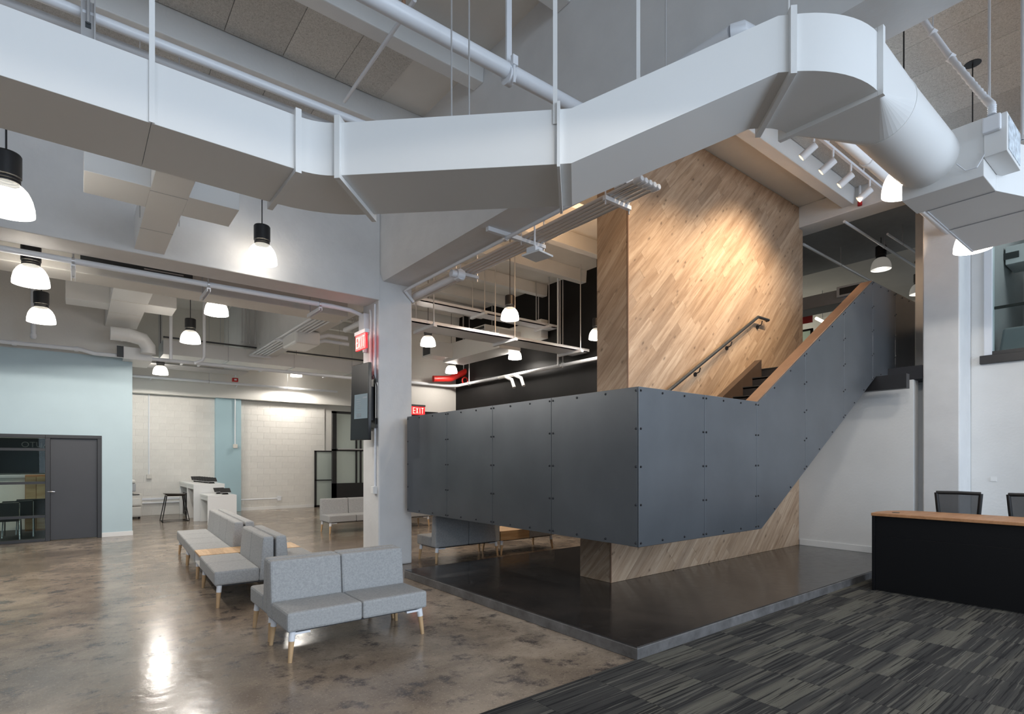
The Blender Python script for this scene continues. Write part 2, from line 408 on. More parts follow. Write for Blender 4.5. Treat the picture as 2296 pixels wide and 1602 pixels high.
# middle bay: black wall, beige end wall
struct('wall_black', M().box((8.4,6.0,0),(8.6,13.4,CEIL)), 'black_wall')
struct('wall_middle', M().box((6.35,13.2,0),(8.4,13.4,CEIL)), 'warm_white')
struct('wall_far_right', M().box((7.6,13.4,0),(7.8,BY,CEIL)), 'warm_white')
# right: wall under the stair, upper floor slab, concrete column, window wall
struct('wall_right', M().box((8.9,2.50,.0),(9.1,6.0,2.515)), 'white_paint')
struct('baseboard_right', M().box((8.885,2.9,.095),(8.9,3.995,.19)), 'white_laminate', bev=.004)
struct('upper_floor', M().box((8.9,2.40,2.52),(16.5,12,2.70)).box((9.46,2.06,2.52),(16.5,2.40,2.70)).box((7.53,2.93,2.55),(8.9,3.98,2.70)), 'steel_dark')
struct('wall_stair_end', M().box((10.06,2.2,2.70),(10.3,2.80,CEIL)).box((9.3,2.39,0),(9.4,2.60,2.515)), 'white_rough')
struct('column_right', M().box((8.9,2.0,0),(9.44,2.395,CEIL)), 'white_rough', bev=.016)
wx = 9.44
struct('wall_window', M().box((wx,-3,0),(wx+.18,2.0,2.70)).box((wx,1.86,2.70),(wx+.18,2.0,CEIL)).box((wx,-3,4.75),(wx+.18,1.86,CEIL)).box((wx,-3,2.70),(wx+.18,-.2,4.75)), 'white_paint')
struct('girder_right', M().box((8.9,2.40,5.07),(9.3,12,CEIL)), 'white_paint', bev=.012)
wn = struct('window_1', M().box((wx-.03,1.78,2.80),(wx+.12,1.86,4.75)).box((wx-.03,-.2,4.69),(wx+.12,1.78,4.75)), 'white_metal', bev=.004)
mk('sill', M().box((wx-.06,-.25,2.69),(wx+.1,1.90,2.80)), 'frame_grey', wn, bev=.004)
mk('stool_rail', M().box((wx-.015,-.2,2.80),(wx+.06,1.78,2.85)), 'frame_grey', wn)
mk('pane', M().box((wx+.03,-.2,2.85),(wx+.04,1.78,4.70)), 'clear_glass', wn)
mk('transom', M().box((wx+.10,-.2,3.42),(wx+.13,1.78,3.455)), 'frame_grey', wn)
struct('wall_upper_back', M().box((12.6,-3,2.7),(12.8,2.0,CEIL)).box((9.6,-3.2,2.7),(12.6,-3,CEIL)), 'grey_wall')
struct('floor_upper_room', M().box((9.62,-3,2.52),(12.6,2.0,2.70)), 'dark_carpet')
struct('partition_upper', M().box((9.62,1.98,2.7),(12.6,2.06,CEIL)), 'grey_wall')
struct('wall_upper_far', M().box((16.3,2.0,2.7),(16.5,12,CEIL)), 'warm_white')

# ---------------------------------------------------------------- wood-clad stair wall
ww = thing('wood_feature_wall', 'tall freestanding wall clad in diagonal knotty oak planks rising behind the grey stair', 'feature wall', (4.52, 4.02, .095))
mk('core', M().box((4.815,4.02,.90),(9.02,4.455,5.06)).box((4.815,4.02,5.06),(8.9,4.455,5.39)).box((4.535,4.02,.095),(8.9,4.455,.90)), 'steel_dark', ww)
def clip(poly, a, b, c):                                   # keep a*x+b*y<=c
    out = []
    for i in range(len(poly)):
        p, q = poly[i], poly[(i+1) % len(poly)]
        dp, dq = a*p[0]+b*p[1]-c, a*q[0]+b*q[1]-c
        if dp <= 0: out.append(p)
        if dp*dq < 0:
            t = dp/(dp-dq); out.append((p[0]+(q[0]-p[0])*t, p[1]+(q[1]-p[1])*t))
    return out
def planks(root, org, ex, nrm, w_, h_, pw, lmin, lmax, seed, name='plank'):
    """Cover the rectangle w_ x h_ at org (ex along, z up) with 45 degree planks, each an object whose local X runs along its grain."""
    rnd = random.Random(seed); ex = Vector(ex); nrm = Vector(nrm); org = Vector(org); s = math.sqrt(.5)
    al = (ex+Vector((0,0,1))).normalized(); ac = nrm.cross(al)
    rot = Matrix((al, ac, nrm)).transposed().to_4x4()
    acx, acz = ac.dot(ex), ac.z
    ts = [ac.dot(ex*x+Vector((0,0,z))) for x in (0, w_) for z in (0, h_)]
    us = [al.dot(ex*x+Vector((0,0,z))) for x in (0, w_) for z in (0, h_)]
    t = min(ts)
    while t < max(ts):
        u = min(us)-rnd.random()*lmax
        while u < max(us):
            l = rnd.uniform(lmin, lmax); g = .0006
            rect = [(u+g, t+g), (u+l-g, t+g), (u+l-g, t+pw-g), (u+g, t+pw-g)]
            # rectangle limits in (u,t): x = u*al.ex + t*ac.ex ; z = u*al.z + t*ac.z
            p = rect
            for a, b_, c in ((-s, -acx, 0), (s, acx, w_), (-s, -acz, 0), (s, acz, h_)):
                if p: p = clip(p, a, b_, c)
            if len(p) >= 3:
                ar = abs(sum(p[i][0]*p[(i+1) % len(p)][1]-p[(i+1) % len(p)][0]*p[i][1] for i in range(len(p))))/2
                if ar > .0012:
                    cu, ct_ = u+l/2, t+pw/2
                    d = .013+rnd.random()*.0012
                    m = M().prism([(a-cu, b_-ct_, 0) for a, b_ in p], (0, 0, d))
                    pos = org+al*cu+ac*ct_
                    mw = Matrix.Translation((pos*K-root.location))@rot
                    mk(name, m, 'oak', root, local=True, mw=mw)
            u += l
        t += pw
planks(ww, (4.80,4.02,.93), (1,0,0), (0,-1,0), 4.10, 4.46, .122, .55, 1.75, 3)
planks(ww, (8.90,4.02,3.2), (1,0,0), (0,-1,0), .125, 1.86, .122, .6, 1.5, 14)
planks(ww, (4.52,4.02,.097), (1,0,0), (0,-1,0), 4.375, .833, .122, .8, 1.6, 5)
planks(ww, (4.815,4.47,.93), (0,-1,0), (-1,0,0), .455, 4.46, .122, .5, 1.3, 9)
planks(ww, (4.535,4.47,.097), (0,-1,0), (-1,0,0), .455, .833, .122, .5, 1.1, 11)
mk('corner_trim', M().box((4.798,4.003,.93),(4.81,4.02,5.39)).box((4.518,4.003,.096),(4.53,4.02,.93)), 'cap_wood', ww)

# ---------------------------------------------------------------- steel-clad staircase
st = thing('staircase', 'staircase with bolted dark grey steel guard panels wrapping its landing and flight', 'stair', (3.484, 2.8, .73))
GY, GX = 2.80, 3.484
TOP = [(GX, 2.004), (5.34, 2.004), (8.35, 3.815), (10.05, 3.835)]
BOT = [(GX, .732), (5.405, .732), (8.47, 2.556), (10.05, 2.60)]
def lin(P_, x):
    for (a, b_), (c, d) in zip(P_, P_[1:]):
        if x <= c+1e-9: return b_+(d-b_)*(x-a)/(c-a)
    return P_[-1][1]
def strip(x0, x1):
    up = [x0]+[a for a, _ in TOP if x0+.01 < a < x1-.01]+[x1]; dn = [x0]+[a for a, _ in BOT if x0+.01 < a < x1-.01]+[x1]
    return [(a, lin(BOT, a)) for a in dn]+[(a, lin(TOP, a)) for a in up[::-1]]
xs = [GX, 4.40, 5.315, 6.374, 7.424, 8.35, 9.2, 10.05]
for a, b_ in zip(xs, xs[1:]):
    mk('guard_panel', M().prism([(x, GY, z) for x, z in strip(a+.0025, b_-.0025)], (0, .012, 0)), 'steel_panel', st, bev=.0015)
ys = [2.812, 3.822, 4.752, 5.674, 6.69]
for a, b_ in zip(ys, ys[1:]):
    mk('guard_panel', M().box((GX, a+.0025, .732),(GX+.012, b_-.0025, 2.004)), 'steel_panel', st, bev=.0015)
bo = M()
def bolt(p, n):
    p = Vector(p); n = Vector(n); bo.tube([p-n*.002, p+n*.004, p+n*.009], [.0095, .0095, .005], 8)
def bolts_at(x, off): return [(x-off), (x+off)]
for i, x in enumerate(xs[1:-1]):
    zb, ztp = lin(BOT, x), lin(TOP, x)
    for k in range(5):
        z = zb+.03+(ztp-zb-.06)*k/4
        for dx in (-.024, .024): bolt((x+dx, GY, z+dx*(.55 if x > 5.35 else 0)), (0,-1,0))
for k in range(5): bolt((GX+.026, GY, .762+1.212*k/4), (0,-1,0)); bolt((GX, GY+.028, .762+1.212*k/4), (-1,0,0)); bolt((GX, 6.665, .762+1.212*k/4), (-1,0,0))
for a, b_ in zip(xs, xs[1:]):
    for t in (1/3, 2/3):
        x = a+(b_-a)*t
        bolt((x, GY, lin(TOP, x)-.032), (0,-1,0)); bolt((x, GY, lin(BOT, x)+.032), (0,-1,0))
for i, y in enumerate(ys[1:-1]):
    for k in range(5):
        for dy in (-.024, .024): bolt((GX, y+dy, .762+1.212*k/4), (-1,0,0))
for a, b_ in zip(ys, ys[1:]):
    for t in (1/3, 2/3): bolt((GX, a+(b_-a)*t, 1.974), (-1,0,0)); bolt((GX, a+(b_-a)*t, .762), (-1,0,0))
mk('bolts', bo, 'bolt_steel', st, smooth=40, kind='stuff')
core = [(x, z-.004) for x, z in strip(GX+.012, 10.05)]
mk('guard_core', M().prism([(x, GY+.012, z) for x, z in core], (0, .105, 0)).box((GX+.012, GY+.12, .74),(GX+.12, 6.69, 2.0)), 'steel_dark', st)
mk('cap', M().prism([(5.32,GY+.012,1.985),(8.35,GY+.012,3.808),(8.35,GY+.012,3.826),(5.32,GY+.012,2.004)], (0,.135,0)), 'cap_wood', st)
mk('landing', M().box((GX+.12,GY+.12,.78),(4.80,6.69,.93)), 'steel_dark', st)
for k in range(12):
    x = 4.56+.2475*(k+1); z = .93+.1475*(k+1)
    mk('step', M().box((x, GY+.12, z-.1475),(x+.02, 3.90, z-.004)).box((x, GY+.12, z-.03),(x+.2675, 3.90, z-.004)), 'steel_dark', st)
    mk('nosing', M().box((x-.008, GY+.12, z-.012),(x+.03, 3.90, z)), 'rail_steel', st)
mk('stringer', M().prism([(4.56,3.90,1.06),(7.53,3.90,2.83),(7.53,3.90,2.45),(4.56,3.90,.74)], (0,.10,0)), 'stringer_brown', st)
mk('soffit', M().prism([(4.70,GY+.117,.80),(7.53,GY+.117,2.50),(7.53,GY+.117,2.46),(4.80,GY+.117,.76)], (0,1.08,0)), 'steel_dark', st)
mk('support_beam', M().box((8.45,2.45,2.36),(8.57,3.98,2.55)), 'black_metal', st)
ha = thing('handrail', 'dark steel handrail bracketed to the oak plank wall beside the upper steps', 'handrail', (6.4, 3.93, 2.1))
mk('rail', M().tube([(4.95,3.925,1.955),(7.48,3.925,3.425),(7.77,3.925,3.425),(7.775,3.96,3.425)], .021, 10), 'rail_steel', ha, smooth=40)
for x, z in ((5.30,2.13),(6.075,2.58),(6.80,3.00),(7.60,3.40)):
    mk('bracket', M().tube([(x,3.925,z-.01),(x,3.94,z-.06),(x,4.005,z-.085)], .008, 8).tube([(x,3.99,z-.085),(x,4.008,z-.085)], .028, 12), 'black_metal', ha, smooth=40)
# ================================================================== DUCTWORK OVERHEAD
def lerp(a, b, t): return Vector(a)+(Vector(b)-Vector(a))*t
du = thing('supply_duct', 'long white rectangular air duct that bends across the hall and turns into a round pipe', 'duct', (0, 2.92, 2.92))
DH = .278
def sect(p, n, z, wd=.465, h=DH):              # cross-section: front bottom, front top, back top, back bottom; n points to the back
    p = Vector((p[0], p[1], 0)); n = Vector((n[0], n[1], 0)).normalized()
    q = p+n*wd
    return [(p.x,p.y,z),(p.x,p.y,z+h),(q.x,q.y,z+h),(q.x,q.y,z)]
def duct(m, secs):
    n = len(secs); v = [p for s in secs for p in s]; f = []
    for i in range(n-1):
        for j in range(4): f.append((i*4+j, (i+1)*4+j, (i+1)*4+(j+1) % 4, i*4+(j+1) % 4))
    f += [(3,2,1,0), tuple((n-1)*4+j for j in range(4))]
    return m.add(v, f)
s45 = math.sqrt(.5)
zb = 2.92
mk('duct_section', duct(M(), [sect((-4, 2.92), (0,1), zb), sect((.26, 2.92), (0,1), zb)]), 'duct_white', du, bev=.001)
mk('duct_section', duct(M(), [sect((.262, 2.92), (0,1), zb), sect((.89, 2.92), (0,1), zb)]), 'duct_white', du, bev=.001)
el = []
for k in range(7):                                # first elbow: heading 0 -> -45 deg about a front-side centre
    a = math.radians(45*k/6); r = .26
    el.append(sect((.90+r*math.sin(a), 2.92-r+r*math.cos(a)), (math.sin(a), math.cos(a)), zb))
mk('elbow', duct(M(), el), 'duct_white', du, smooth=30)
p0 = Vector((.90+.26*s45, 2.92-.26+.26*s45))
p1 = Vector((1.915, p0.y-(1.915-p0.x)*.96))
mk('duct_section', duct(M(), [sect(p0, (s45,s45), zb), sect(p1, (s45,s45), zb)]), 'duct_white', du, bev=.001)
p2 = p1+Vector((.045,-.045)); p3 = Vector((2.735, 1.265)); ze = 3.315
mk('duct_section', duct(M(), [sect(p1+Vector((.004,-.004)), (s45,s45), zb), sect(p2, (s45,s45), zb), sect(p3+Vector((-.045,.045)), (s45,s45), ze), sect(p3, (s45,s45), ze)]), 'duct_white', du, bev=.001)
el = []; r = .70                                   # second elbow: heading -45 -> 0, centre on the back side
for k in range(11):
    a = math.radians(45*(1-k/10)); c0 = (p3.x+r*s45, p3.y+r*s45)
    el.append(sect((c0[0]-r*math.sin(a), c0[1]-r*math.cos(a)), (math.sin(a), math.cos(a)), ze, h=DH+.012*k/10*2))
mk('elbow', duct(M(), el), 'duct_white', du, smooth=30)
xe, ye = c0[0], c0[1]-r
# rectangle-to-round transition and round duct
n = 48; ra = .186; yc, zc = 1.215, 3.487; xr_ = xe+.50; XP = 4.58
cor = [Vector((xe+.02, ye, ze)), Vector((xe+.02, ye, ze+.302)), Vector((xe+.02, ye+.465, ze+.302)), Vector((xe+.02, ye+.465, ze))]
def cpt(deg): return Vector((xr_, yc-ra*math.sin(math.radians(deg)), zc-ra*math.cos(math.radians(deg))))   # 0 bottom, 90 front, 180 top, 270 back
m = M()
for k, c_0 in enumerate(cor):                      # four corner fans and four flat triangles
    arc = [cpt(90*k+7.5*q_) for q_ in range(13)]
    for a, b_ in zip(arc, arc[1:]): m.add([c_0, a, b_], [(0, 1, 2)])
    m.add([c_0, cor[(k+1) % 4], arc[-1]], [(0, 2, 1)])
mk('transition', m, 'duct_white', du, smooth=20)
mk('round_pipe', M().tube([(xr_, yc, zc), (XP, yc, zc)], ra, 48), 'duct_white', du, smooth=40)
mk('seam_ring', M().tube([(xr_-.008, yc, zc), (xr_+.012, yc, zc)], ra+.003, 48), 'duct_white', du, smooth=40)
# bolted flange frames
def flange(p, nb_, hd, z, wd=.465, h=DH, th=.03):
    p = Vector((p[0], p[1], 0)); nb_ = Vector((nb_[0], nb_[1], 0)).normalized(); hd = Vector((hd[0], hd[1], 0)).normalized()
    m = M(); o = .026
    def bar(u0, u1, z0, z1):
        a = [p+nb_*u0-hd*th/2, p+nb_*u1-hd*th/2, p+nb_*u1+hd*th/2, p+nb_*u0+hd*th/2]
        m.hexa([(q.x,q.y,z+z0) for q in a], [(q.x,q.y,z+z1) for q in a])
    bar(-o, 0, -o, h+o); bar(wd, wd+o+.02, -o, h+o); bar(.0005, wd-.0005, -o, 0); bar(.0005, wd-.0005, h, h+o)
    return m
mk('flange', flange((.893,2.92), (0,1), (1,0), zb), 'duct_white', du, bev=.001)
mk('flange', flange(p0, (1,1), (1,-1), zb), 'duct_white', du, bev=.001)
mk('flange', flange(p1, (1,1), (1,-1), zb, th=.016), 'duct_white', du, bev=.001)
mk('flange', flange(p3, (1,1), (1,-1), ze), 'duct_white', du, bev=.001)
mk('flange', flange((xe+.008,ye), (0,1), (1,0), ze, h=.302), 'duct_white', du, bev=.001)
def strap(x, y, z0, wd=.022, t=.004, hd=(1,0)):
    hx, hy = hd; a = [(x-hx*wd/2, y-hy*wd/2), (x+hx*wd/2, y+hy*wd/2)]; nx, ny = hy, -hx
    return M().hexa([(a[0][0],a[0][1],z0),(a[1][0],a[1][1],z0),(a[1][0]+nx*t,a[1][1]+ny*t,z0),(a[0][0]+nx*t,a[0][1]+ny*t,z0)],
                    [(a[0][0],a[0][1],CEIL),(a[1][0],a[1][1],CEIL),(a[1][0]+nx*t,a[1][1]+ny*t,CEIL),(a[0][0]+nx*t,a[0][1]+ny*t,CEIL)])
mk('hanger_strap', strap(.263, 2.914, zb), 'duct_white', du)
q = p1+Vector((-.012,.012)); mk('hanger_strap', strap(q.x-.004, q.y-.004, zb+.2, hd=(s45,-s45)), 'duct_white', du)
q = lerp((p2.x,p2.y,0), (p3.x,p3.y,0), .36); mk('hanger_strap', strap(q.x+.34, q.y+.34, 3.3, hd=(s45,-s45)), 'duct_white', du)
for px, t_ in ((1010,.55), (1052,.62)):
    q = W(px, 252, Z=zb+DH); mk('hanger_rod', M().tube([(q.x+.1,q.y+.15,zb+DH),(q.x+.1,q.y+.15,CEIL)], .005, 6), 'alu', du)
q = W(1493, 150, d=2.95); mk('hanger_rod', M().tube([(q.x,q.y,3.4),(q.x,q.y,CEIL)], .004, 6), 'alu', du)
q = W(1768, 20, d=3.05); mk('hanger_strap', strap(q.x, q.y, 3.5, wd=.018), 'duct_white', du)

# plenum the round duct runs into, flaring away to the right
pl = thing('duct_plenum', 'flat white duct box where the round duct ends, flaring out at the right', 'duct', (5.2, 1.1, 3.25))
mk('box', M().box((XP,.905,3.25),(4.90,1.355,3.625)), 'duct_white', pl, bev=.004)
mk('flare', M().prism([(4.90,.905,3.251),(5.17,.80,3.251),(5.60,.45,3.251),(6.17,.40,3.251),(6.17,1.29,3.251),(4.90,1.29,3.251)], (0,0,.36)), 'duct_white', pl, bev=.003)
for x0, y0 in ((5.44,.60), (4.897,.91)): mk('seam', M().box((x0,y0,3.246),(x0+.005,1.292,3.252)), 'grey_wall', pl)
mk('edge_strip', M().box((4.90,1.29,3.245),(6.17,1.302,3.275)), 'white_metal', pl)
ab = thing('duct_controller', 'white control box with a small junction box on the side of the duct plenum', 'control box', (4.62, .86, 3.36))
mk('cabinet', M().box((4.565,.79,3.36),(4.96,.903,3.605)), 'duct_white', ab, bev=.003)
mk('junction_box', M().box((4.53,.815,3.50),(4.565,.905,3.60)), 'white_metal', ab, bev=.008)
mk('data_label', M().box((4.60,.786,3.38),(4.93,.79,3.59)), 'label_print', ab)
mk('sensor_wire', M().tube([W(2145,368,d=3.62), W(2165,383,d=3.6), W(2190,376,d=3.56), (4.57,.89,3.40)], .004, 6), 'white_metal', ab, smooth=40)
fx = thing('flexible_conduit', 'white ribbed flexible conduit dropping to the control box on the plenum', 'conduit', (4.57, .83, 3.6))
a0 = W(2052,18,d=4.35); a1 = W(2092,75,d=4.25); a2 = W(2132,130,d=4.1); a3 = W(2180,188,d=3.85); a4 = W(2212,225,d=3.7); a5 = Vector((4.55,.86,3.61))
pts = [a0, a1, a2, a3, a4, a5+Vector((0,0,.06)), a5]
dense = []; rad = []
for i in range(len(pts)-1):
    for k in range(10):
        dense.append(lerp(pts[i], pts[i+1], k/10)); rad.append(.021 if i < 2 else (.024 if k % 2 else .019))
dense.append(a5); rad.append(.022)
mk('hose', M().tube(dense, rad, 12), 'white_metal', fx, smooth=60)
mk('fitting', M().tube([a1-Vector((.01,-.01,-.01)), a1+Vector((.01,-.01,-.01))], .03, 12).tube([a2-Vector((.01,-.01,-.01)), a2+Vector((.01,-.01,-.01))], .03, 12), 'white_metal', fx, smooth=40)
mk('hanger_rod', M().tube([a1, (a1.x,a1.y,CEIL)], .005, 6), 'alu', fx)
for px, nm in ((2218, 'first'), (2292, 'second')):
    q = W(px, 250, d=3.75)
    one('support_rod', M().tube([(q.x,q.y,3.6),(q.x,q.y,CEIL)], .008, 8).tube([(q.x,q.y,3.6),(q.x,q.y,3.63)], .014, 8), 'alu',
        'thin white rod from the ceiling to the plenum box, %s' % ('beside the ribbed conduit' if nm == 'first' else 'past the control box'), 'rod')

# T-shaped duct stub in front of the upper wall
ts = thing('branch_duct', 'T-shaped white duct stub sticking out of the upper wall beside the big duct', 'duct', (.6, 5.6, 3.7))
zs = W(301, 557.7, Y=6.80).z
xl = W(301, 557.7, Y=6.80).x; xr = W(368.8, 568.5, Y=6.80).x
mk('trunk', M().box((xl,4.6,zs),(xr,6.83,zs+.34)), 'duct_white', ts, bev=.003)
lf = W(188, 382, Z=zs); rf = W(537, 472, Z=zs); lb = W(188, 432, Z=zs)
mk('branch', M().box((lf.x,lf.y,zs),(xl,lb.y,zs+.20)), 'duct_white', ts, bev=.004)
mk('branch', M().box((xr,rf.y,zs),(rf.x,rf.y+(lb.y-lf.y),zs+.20)), 'duct_white', ts, bev=.004)
for y in (5.25, 6.15): mk('seam', M().box((xl-.002,y,zs-.002),(xr+.002,y+.005,zs)), 'grey_wall', ts)
mk('hanger_rod', M().tube([(xl-.02,5.9,zs),(xl-.02,5.9,CEIL)], .005, 6).tube([(xr+.02,5.9,zs),(xr+.02,5.9,CEIL)], .005, 6), 'alu', ts)

# ================================================================== PIPES AND CONDUITS
def pipe(name, pts, r, label, cat='pipe', mat_='white_metal', group=None, rods=(), fit=(), n=12):
    c = sum((Vector(p) for p in pts), Vector())/len(pts)
    t = thing(name, label, cat, (c.x, c.y, min(p[2] for p in pts)-r), 0, group)
    mk('run', M().tube(pts, r, n), mat_, t, smooth=40)
    for p in rods:
        mk('hanger', M().tube([p, (p[0],p[1],CEIL)], .006, 6).tube([(p[0]-.012,p[1],p[2]),(p[0]+.012,p[1],p[2])], r*1.25, 12), 'alu', t, smooth=40)
    for p, d in fit:
        p = Vector(p); d = Vector(d).normalized(); mk('coupling', M().tube([p-d*.03, p+d*.03], r*1.3, 12), mat_, t, smooth=40)
    return t
pz = 3.86
mp = thing('main_pipe', 'thick white pipe above the rectangular duct running to the deep girder', 'pipe', (1, 2.79, 3.8))
mk('run', M().tube([(-4,2.79,pz),(2.93,2.79,pz+.06)], .047, 20), 'white_metal', mp, smooth=40)
mk('elbow', M().tube([(2.93,2.79,pz+.06),(2.99,2.77,pz+.06),(3.01,2.70,pz+.06)], .052, 16), 'white_metal', mp, smooth=50)
mk('elbow', M().tube([(3.01,1.74,pz+.055),(3.03,1.69,pz+.055),(3.10,1.68,pz+.055),(3.16,1.68,pz+.055)], .052, 16), 'white_metal', mp, smooth=50)
mk('run', M().tube([(3.01,2.70,pz+.06),(3.01,1.74,pz+.055)], .047, 20), 'white_metal', mp, smooth=40)
q = W(1141, 172, Y=2.79)
mk('clamp', M().tube([(q.x-.022,2.79,q.z),(q.x+.022,2.79,q.z)], .056, 20).box((q.x-.02,2.72,q.z+.04),(q.x+.02,2.745,q.z+.1)).tube([(q.x,2.735,q.z-.07),(q.x,2.735,q.z+.09)], .01, 8), 'white_metal', mp, smooth=40)
mk('hanger_strap', M().box((q.x-.02,2.785,q.z+.05),(q.x+.02,2.80,CEIL)), 'white_metal', mp)
q = W(905, 14, Y=2.79)
mk('sprinkler_head', M().tube([(q.x,2.79,q.z),(q.x,2.79,q.z+.10)], .012, 8).tube([(q.x,2.79,q.z+.10),(q.x,2.79,q.z+.14)], .018, 8), 'cap_wood', mp, smooth=40)
# conduits lying behind the first duct section
for k in range(5):
    y = 3.62+.155*k; z = W(795, 268, Y=3.62).z-.01
    pipe('conduit_run', [(-4,y,z),(2.6,y,z)], .026-.002*k, 'white conduit running behind the long rectangular duct, %s of five' % ('nearest', 'second nearest', 'middle', 'second farthest', 'farthest')[k], 'conduit', group='conduits behind the long duct')
q = W(198, 45, Y=3.56)
sb = thing('strut_hanger', 'slotted metal strut hanger holding the conduits behind the long duct', 'hanger', (q.x, 3.56, q.z-.2))
m = M().box((q.x-.03,3.56,q.z-.16),(q.x-.024,3.60,q.z+.12)).box((q.x+.024,3.56,q.z-.16),(q.x+.03,3.60,q.z+.12)).box((q.x-.03,3.596,q.z-.16),(q.x+.03,3.60,q.z+.12))
mk('channel', m, 'alu', sb)
mk('slots', M().box((q.x-.012,3.593,q.z-.10),(q.x+.012,3.597,q.z-.07)).box((q.x-.012,3.593,q.z-.02),(q.x+.012,3.597,q.z+.01)), 'grille_dark', sb)
mk('rod', M().tube([(q.x,3.58,q.z),(q.x,3.58,CEIL)], .008, 8).box((q.x-.03,3.56,q.z-.16),(q.x+.03,4.32,q.z-.145)), 'alu', sb)
# diagonal brace in the front bay
pipe('brace_pipe', [W(772,228,Y=5.2), W(930,0,Y=3.7)], .016, 'slanted thin white brace pipe crossing behind the thick white pipe')
# conduit rack under the girder, beside the oak wall
rk = thing('conduit_rack', 'rack of five parallel white conduits hung beside the oak plank wall', 'conduits', (4.1, 5, 3.85))
for k in range(5):
    x = 3.845+.06*k; z = 3.865
    mk('conduit', M().tube([(x,3.10,z),(x,9.0,z)], .019, 10), 'alu', rk, smooth=40)
    mk('end_fitting', M().tube([(x,3.05,z),(x,3.06,z),(x,3.12,z),(x,3.14,z)], [.022,.028,.028,.022], 10), 'white_metal', rk, smooth=40)
for y in (3.44, 4.66, 5.98):
    mk('trapeze', M().box((3.79,y-.02,z-.06),(4.15,y+.02,z-.02)), 'white_metal', rk, bev=.003)
    for x in (3.805, 4.135): mk('rod', M().tube([(x,y,z-.1),(x,y,CEIL)], .008, 8), 'alu', rk)
mk('pull_box', M().box((3.83,3.22,z+.02),(3.96,3.36,z+.09)), 'white_metal', rk, bev=.006)
sp = thing('sprinkler_pipe', 'white sprinkler pipe meeting a cross pipe at a clamp beside the column top', 'pipe', (3.7, 6.5, 3.8))
j = W(1030, 617, X=3.70)
mk('run', M().tube([j, (3.70,9.4,j.z)], .045, 16), 'white_metal', sp, smooth=40)
mk('cross_run', M().tube([(3.58,j.y,j.z), (3.70,j.y,j.z)], .045, 16), 'white_metal', sp, smooth=40)
mk('clamp', M().tube([(3.70,j.y-.04,j.z),(3.70,j.y+.06,j.z)], .065, 16).tube([(3.65,j.y,j.z),(3.75,j.y,j.z)], .065, 16), 'white_metal', sp, smooth=40)
for y in (j.y-.02, 7.4, 9.0): mk('hanger', M().tube([(3.70,y,j.z+.04),(3.70,y,CEIL)], .008, 8), 'alu', sp)
so = thing('girder_conduit', 'thin white conduit strapped under the deep girder by a strut', 'conduit', (3.55, 5.5, 3.7))
mk('run', M().tube([(3.52,2.6,3.74),(3.52,6.7,3.74),(3.50,6.78,3.72),(3.64,6.80,3.60)], .02, 10), 'white_metal', so, smooth=40)
q = W(1100, 515, Z=3.78)
mk('strut', M().box((3.28,q.y-.025,3.755),(3.72,q.y+.025,3.80)), 'white_metal', so, bev=.003)
mk('strap', M().tube([(3.52,q.y-.02,3.74),(3.52,q.y+.02,3.74)], .032, 12), 'alu', so, smooth=40)
ap = thing('access_point', 'small white access point plate hanging on a rod in front of the conduit rack', 'access point', (3.75, 4.2, 3.5))
q = W(1205, 574, Z=3.50)
Rz = Matrix.Rotation(math.radians(10), 3, 'Z')
def rbox(c, hx, hy, z0, z1):
    p = [Rz@Vector((a*hx, b_*hy, 0)) for a, b_ in ((-1,-1),(1,-1),(1,1),(-1,1))]
    return M().hexa([(c.x+v_.x, c.y+v_.y, z0) for v_ in p], [(c.x+v_.x, c.y+v_.y, z1) for v_ in p])
mk('plate', rbox(q, .115, .115, 3.49, 3.51), 'white_laminate', ap, bev=.004)
mk('housing', rbox(Vector((q.x-.02,q.y+.02,0)), .06, .06, 3.51, 3.58), 'white_metal', ap, bev=.004)
mk('rod', M().tube([(q.x-.02,q.y+.02,3.58),(q.x-.02,q.y+.02,CEIL)], .009, 8), 'white_metal', ap)

# ---- pipes of the rear left bay
pipe('pendant_rail_pipe', [(-4,7.32,3.49),(2.72,7.32,3.49)], .032, 'long white pipe under the upper wall running to the white column',
     rods=[(W(164,590,Y=7.32).x,7.32,3.49),(W(467,640,Y=7.32).x,7.32,3.49),(W(717,690,Y=7.32).x,7.32,3.49)])
for px, lab in ((164,'nearest the blue wall'), (467,'between two lamps'), (717,'nearest the column')):
    x = W(px, 600, Y=7.32).x
    s_ = thing('cantilever_strut', 'slotted white strut arm under the long pipe, %s' % lab, 'strut', (x,7.3,3.3))
    dz = .22 if px < 200 else .12
    mk('channel', M().hexa([(x-.02,7.28,3.447),(x+.02,7.28,3.447),(x+.02,7.28,3.43),(x-.02,7.28,3.43)], [(x-.02,7.78,3.447),(x+.02,7.78,3.447),(x+.02,7.78,3.43),(x-.02,7.78,3.43)]).box((x-.02,7.28,3.40),(x-.014,7.78,3.43)).box((x+.014,7.28,3.40),(x+.02,7.78,3.43)), 'white_metal', s_)
    mk('rod', M().tube([(x,7.7,3.42),(x,7.7,CEIL)], .008, 8), 'alu', s_)
pipe('wall_pipe', [(-3,12.35,W(0,766,Y=12.35).z),(.05,12.35,W(0,766,Y=12.35).z),(.25,12.35,W(0,766,Y=12.35).z-.05),(1.2,12.35,W(0,766,Y=12.35).z-.05),(6.3,12.35,W(0,766,Y=12.35).z-.05)], .035, 'white sprinkler pipe running along the top of the blue wall',
     fit=[((W(32,767,Y=12.35).x,12.35,W(0,766,Y=12.35).z),(1,0,0)), ((0,12.35,W(0,766,Y=12.35).z),(1,0,0))])
q = W(75, 760, Y=12.2)
